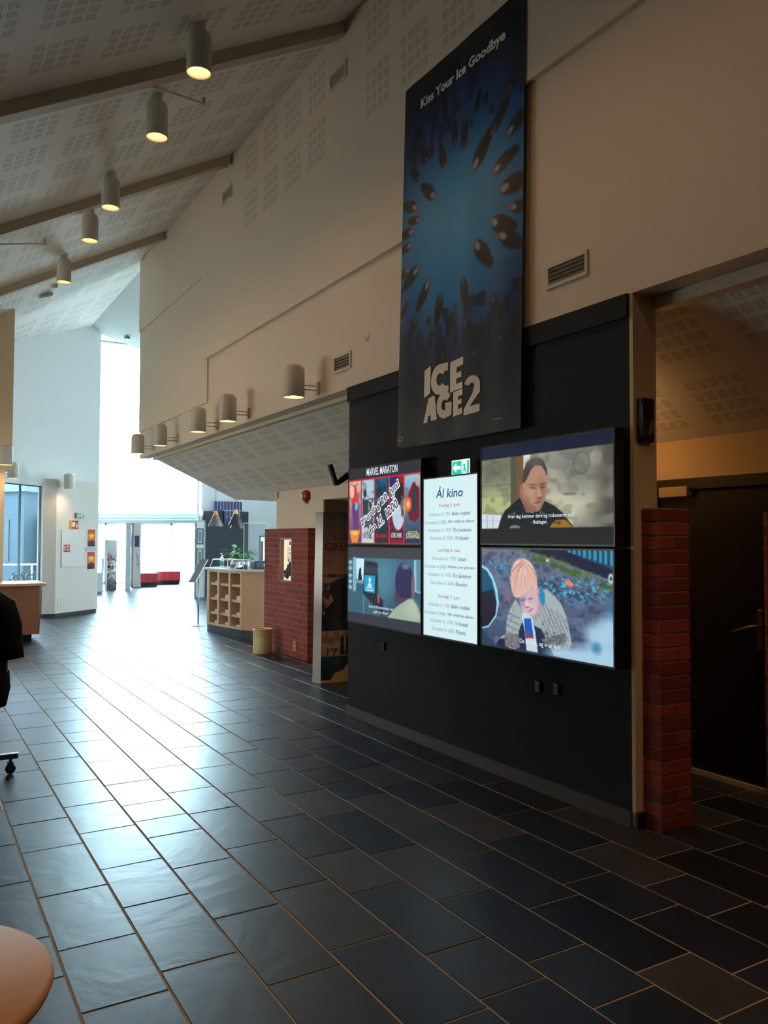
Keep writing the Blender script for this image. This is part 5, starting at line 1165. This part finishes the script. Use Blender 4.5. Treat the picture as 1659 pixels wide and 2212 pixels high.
# ============================================================ FILM TOTEM
def totem_pic():
    p = Pic(150, 420, (60, 50, 52), asp=.36)
    p.grad((64, 64, 78), (140, 110, 98), 0, .22); p.grad((140, 110, 98), (206, 160, 124), .22, .47); p.grad((206, 160, 124), (170, 130, 108), .47, .70)
    p.noise(10, (120, 96, 84), .5, .25, v0=.2, v1=.48, sy=2); p.mix(np.clip(1-abs(p.V-.375)/.012, 0, 1)*.7, (74, 54, 50)); p.noise(40, (70, 50, 48), .5, .8, v0=.365, v1=.385)
    # back turned hooded person, simple dark silhouette
    p.poly([(.20, .52), (.12, .46), (.13, .42), (.30, .39), (.55, .38), (.66, .40), (.95, .44), (1, .50), (1, .68), (.05, .68), (.06, .57)], (22, 24, 34))
    p.poly([(.58, .40), (.55, .33), (.58, .29), (.68, .27), (.82, .28), (.88, .33), (.86, .40)], (34, 28, 34)); p.poly([(.0, .60), (.4, .64), (1, .50), (1, .70), (0, .71)], (20, 52, 58)); p.noise(20, (16, 24, 34), .5, .7, v0=.42, v1=.69, sy=2)
    p.rect(0, .695, 1, .845, (206, 164, 130)); p.noise(12, (110, 82, 66), .5, .5, v0=.70, v1=.84, sy=2); p.rect(0, .685, 1, .698, (20, 26, 34))
    for x, hh in ((.36, .10), (.47, .095), (.60, .075)):
        p.ell(x, .835-hh, .022, .010, (32, 26, 30), .3); p.poly([(x-.03, .838-hh), (x+.03, .838-hh), (x+.045, .842), (x-.045, .842)], (34, 28, 32))
    p.ell(.94, .74, .10, .10, (40, 30, 34), .2); p.noise(30, (44, 34, 36), .62, .8, v0=.80, v1=.845)
    p.rect(0, .845, 1, 1, (232, 186, 118)); p.poly([(0, .845), (.85, .845), (.80, .875), (.62, .89), (.46, .90), (.38, .93), (.22, .945), (.15, .985), (.0, .985)], (18, 66, 74)); p.noise(14, (26, 92, 96), .5, .5, v0=.846, v1=.90, u1=.6)
    return p
r = empty('film_totem', 'curved cardboard film stand lettered FLUKTEN GRENSEN between brick and dark wall', 'advertising stand', (4.0, 8.1, 0))
arc = []
Pl = Vector((-.118, .045)); P1_ = Vector((-.075, -.075)); P2_ = Vector((.55, .12)); HT = 1.86
cc = P2_-P1_; nb = Vector((cc.y, -cc.x)).normalized()
def tarc(u): return (P1_.x+cc.x*u+nb.x*.10*math.sin(PI*u), P1_.y+cc.y*u+nb.y*.10*math.sin(PI*u))
def tpos(U, V):
    Z = HT*(1-V); tp = 1-.09*(Z/HT); x = P1_.x+cc.x*U*1+nb.x*.10*np.sin(PI*U); y = P1_.y+cc.y*U+nb.y*.10*np.sin(PI*U)
    return (x-.2)*tp+.2+nb.x*.002, (y-.05)*tp+.05+nb.y*.002, Z
pic_mesh('printed_front', totem_pic(), tpos, pic_mat('totem_print', rough=.3), r)
bmt = bmesh.new(); lo = [Pl]+[Vector(tarc(i/12)) for i in range(13)]+[Vector((.3, .28)), Vector((.0, .2))]
A_ = [bmt.verts.new((q.x, q.y, 0)) for q in lo]; B_ = [bmt.verts.new(((q.x-.2)*.91+.2, (q.y-.05)*.91+.05, HT)) for q in lo]; bmt.faces.new(A_[::-1]); bmt.faces.new(B_)
for i in range(len(lo)): bmt.faces.new((A_[i], A_[(i+1) % len(lo)], B_[(i+1) % len(lo)], B_[i]))
tb = MB(); tb.bm.free(); tb.bm = bmt; tb.build('cardboard_body', mat('cardboard_gloss', (168, 160, 154), .15), r)
def totem_text(s, u0, u1, v, hv, col, bold=0):
    t = text_obj('title_lettering', s, mat('totem_ink_%d' % col[0], col, .5), None, 0, 0, u1-u0, hv, bold=bold); me = t.data
    co = np.zeros(len(me.vertices)*3); me.vertices.foreach_get('co', co); co = co.reshape(-1, 3); X, Y, Z = tpos((u0+u1)/2+co[:, 0], v-co[:, 1])
    co[:, 0] = X+nb.x*.002; co[:, 1] = Y+nb.y*.002; co[:, 2] = Z; me.vertices.foreach_set('co', co.ravel()); me.update(); t.parent = r
totem_text('FLUKTEN', .18, .80, .150, .040, (104, 30, 24), .01); totem_text('GRENSEN', .03, .90, .205, .050, (103, 24, 20), .02); totem_text('12', .72, .80, .955, .018, (120, 84, 50))

# ============================================================ FAR HALL THINGS
r = empty('room_divider', 'tall dark grey panel behind the reception desk', 'room divider', (7.60, 21.50, 0)); MB().box(-.645, .645, -.03, .09, 0, 2.32).build('board', mat('panel_blue_grey', (50, 56, 64), .6), r)
MB().box(-.645, .645, -.034, -.03, 2.29, 2.32).build('top_edge', mat('panel_edge', (70, 78, 84), .5), r)
r = empty('blue_wall_art', 'deep blue stepped relief with white lines above the dark panel', 'wall art', (7.60, 21.44, 2.0)); BL_ = mat('art_blue', (26, 26, 96), .4)
MB().ext([(-.36, .32), (-.36, .58), (.42, .58), (.42, .10), (.32, .10), (.32, -.02), (.22, -.02), (.22, .10), (.05, .10), (.05, .0), (-.08, .0), (-.08, .32)], -.05, 0, 'y').build('art_board', BL_, r)
mb = MB(); WL_ = mat('art_white', (220, 220, 230), .5)
for i in range(8): x = -.28+i*.09; mb.box(x-.006, x+.006, -.056, -.05, (.34 if i < 3 else .12), .57)
mb.box(-.10, .40, -.056, -.05, .33, .345); mb.build('white_lines', WL_, r)
# framed sheets on the pillar by the opening
FT = math.atan2(FA.y, FA.x)
for z0, hh, lb, c_ in ((1.42, .42, 'upper framed sheet on the pillar beside the far opening', (176, 180, 190)), (.86, .45, 'lower framed sheet on the pillar beside the far opening', (170, 186, 180)), (.50, .32, 'pale green notice on the pillar below the framed sheets', (196, 226, 226))):
    r = empty('framed_sheet', lb, 'notice', (*fpt(fl_+.10, -.10), z0)); r.rotation_euler = (0, 0, FT)
    if hh > .4: MB().box(-.085, .085, -.018, 0, 0, hh).build('frame', mat('frame_black', (40, 42, 46), .4), r)
    MB().box(-.065, .065, -.022, -.0 if hh < .4 else -.018, .025, hh-.025).build('sheet', mat('sheet_%d' % c_[0], c_, .6), r)
    if hh > .4: MB().box(-.035, .035, -.024, -.022, .08, hh-.09).build('picture', mat('sheet_dark_%d' % c_[0], (120, 120, 130), .6), r)
REDV = mat('red_upholstery', (176, 36, 44), .45); 
r = empty('red_bench', 'straight red upholstered bench block on a dark plinth in the far lobby', 'bench', (6.98, 27.2, 0)); MB().box(-.30, .30, -.10, .45, .11, .43).build('upholstered_block', REDV, r, bevel=.02); MB().box(-.27, .27, -.07, .42, 0, .11).build('plinth', BLACK, r)
r = empty('red_bench', 'curved red upholstered bench behind the straight one in the far lobby', 'bench', (7.9, 28.05, 0))
def wav(off): return [(-.62+i*.10, .0+off+.10*math.sin((i-2)*.52)) for i in range(11)]
out = wav(0)+wav(.5)[::-1]; MB().prism(out, .11, .44).build('upholstered_block', REDV, r, bevel=.02); MB().prism([(x*.95, y*.85+.04) for x, y in out], 0, .11).build('plinth', BLACK, r)
# printed standee, lobby poster, brochure holder, white display pedestal
def standee():
    p = Pic(40, 160, (236, 236, 240), asp=.25); p.grad((240, 240, 244), (220, 190, 190), 0, .35); cs = [(190, 70, 70), (220, 170, 120), (90, 100, 130), (60, 60, 70), (200, 120, 130), (180, 190, 200), (214, 180, 70)]
    q = random.Random(3)
    for i in range(60): p.ell(q.uniform(0, 1), q.uniform(.30, .92), q.uniform(.06, .2), q.uniform(.012, .045), cs[q.randrange(7)], .3)
    p.mix(np.clip((p.V-.66)/.3, 0, 1)*.8, (46, 48, 56)); p.noise(10, (210, 110, 90), .6, .7, v0=.78, v1=.86, sy=4); return p
r = empty('film_standee', 'narrow dark bottomed film standee in the far lobby', 'advertising stand', (5.48, 25.66, 0)); r.rotation_euler = (0, 0, .4)
MB().box(-.17, .17, 0, .10, 0, 1.52).build('standee_board', mat('standee_white', (226, 226, 228), .5), r); pic_mesh('printed_front', standee(), lambda U, V: (-.17+.34*U, U*0-.003, 1.52*(1-V)), pic_mat('paper_print'), r)
r = empty('lobby_poster', 'small blue and white poster on a white post in the far lobby', 'poster', (6.53, 26.94, 1.30)); MB().box(-.07, .07, -.01, 0, 0, .36).build('poster_sheet', mat('poster_blue', (50, 60, 110), .5, var=.8, vscale=14), r)
r = empty('leaflet_holder', 'tilted white leaflet holder on the white post in the far lobby', 'leaflet holder', (6.56, 26.94, .70)); MB().ext([(-.05, .38), (-.03, .39), (.05, .06), (.03, .05)], -.02, .02, 'y').box(-.03, .05, -.03, .03, 0, .06).build('holder', mat('holder_grey', (180, 176, 176), .5), r)
r = empty('glass_display_pedestal', 'white pedestal with green glass shelf at the left of the far lobby', 'pedestal', (4.95, 25.1, 0)); MB().lathe([(0, 0), (.20, 0), (.20, .02), (.05, .03)], seg=28, caps=False).box(-.14, .14, -.12, .12, .02, .55).build('pedestal_body', WF, r); MB().box(-.15, .15, -.13, .13, .95, .97).build('glass_shelf', mat('green_glass', (110, 170, 150), .2), r)
MB().box(-.15, -.13, -.13, .13, .55, .95).build('shelf_side', WF, r); MB().box(.13, .15, -.13, .13, .55, .95).build('shelf_side', WF, r)
# dark strip and red framed glass opening right of the dark panel
w = empty('window_5', loc=(8.62, 21.6, 0), kind='structure'); MB().box(0, .04, -.02, .15, 0, 1.66).box(.44, .48, -.02, .15, 0, 1.66).box(0, .48, -.02, .15, 1.62, 1.66).build('window_frame', mat('grey_opening_frame', (150, 152, 156), .5), w)
MB().box(.04, .44, .06, .07, 0, 1.62).build('glass_pane', GLASS, w); MB().box(.06, .12, .0, .02, .2, 1.5).build('red_strip', mat('rust_red_edge', (0, 0, 0)), w)
r = empty('dark_cabinet', 'dark vertical board just left of the cream wall corner', 'cabinet', (9.2, 19.5, 0)); MB().box(-.22, .12, 0, .3, 0, 2.55).build('cabinet_body', mat('cabinet_dark', (44, 46, 58), .5), r, bevel=.01); MB().box(-.20, .10, -.01, 0, .1, 2.45).build('cabinet_door', mat('cabinet_door_dark', (50, 52, 66), .4), r)
# warm lamps in the side corridor and in the door niche
r = empty('corridor_lamp', 'warm lit panel lamp high in the side corridor behind the doorway', 'lamp', (5.96, 8.9, 1.98)); MB().box(0, .12, -.5, .5, 0, .22).build('lamp_case', LAMPW, r); MB().box(-.01, 0, -.48, .48, .01, .21).build('diffuser', mat('corridor_glow', (255, 220, 170), emit=(255, 206, 160), estr=1.0), r)
d = bpy.data.lights.new('corridor_bulb', 'POINT'); d.energy = 3; d.color = (1, .7, .42); d.shadow_soft_size = .1; o = bpy.data.objects.new('corridor_bulb', d); COL.objects.link(o); o.parent = r; o.location = (-.2, 0, -.1)
r = empty('niche_lamp', 'small warm lamp under the sloping ceiling inside the door niche', 'lamp', (4.0, 4.05, 2.52)); MB().lathe([(0, .13), (.05, .13), (.06, .0), (.055, 0), (.045, .09), (0, .09)], seg=24, caps=False).build('housing', LAMPW, r); MB().lathe([(0, .03), (.03, .04), (.03, .08), (0, .09)], seg=16, caps=False).build('bulb', BULB, r)
spot('bulb_light', (0, 0, -.01), r, 9, 165, (1, .58, .24))
d = bpy.data.lights.new('bulb_glow', 'POINT'); d.energy = 3.5; d.color = (1, .56, .22); d.shadow_soft_size = .05; o = bpy.data.objects.new('bulb_glow', d); COL.objects.link(o); o.parent = r; o.location = (0, -.02, -.12)
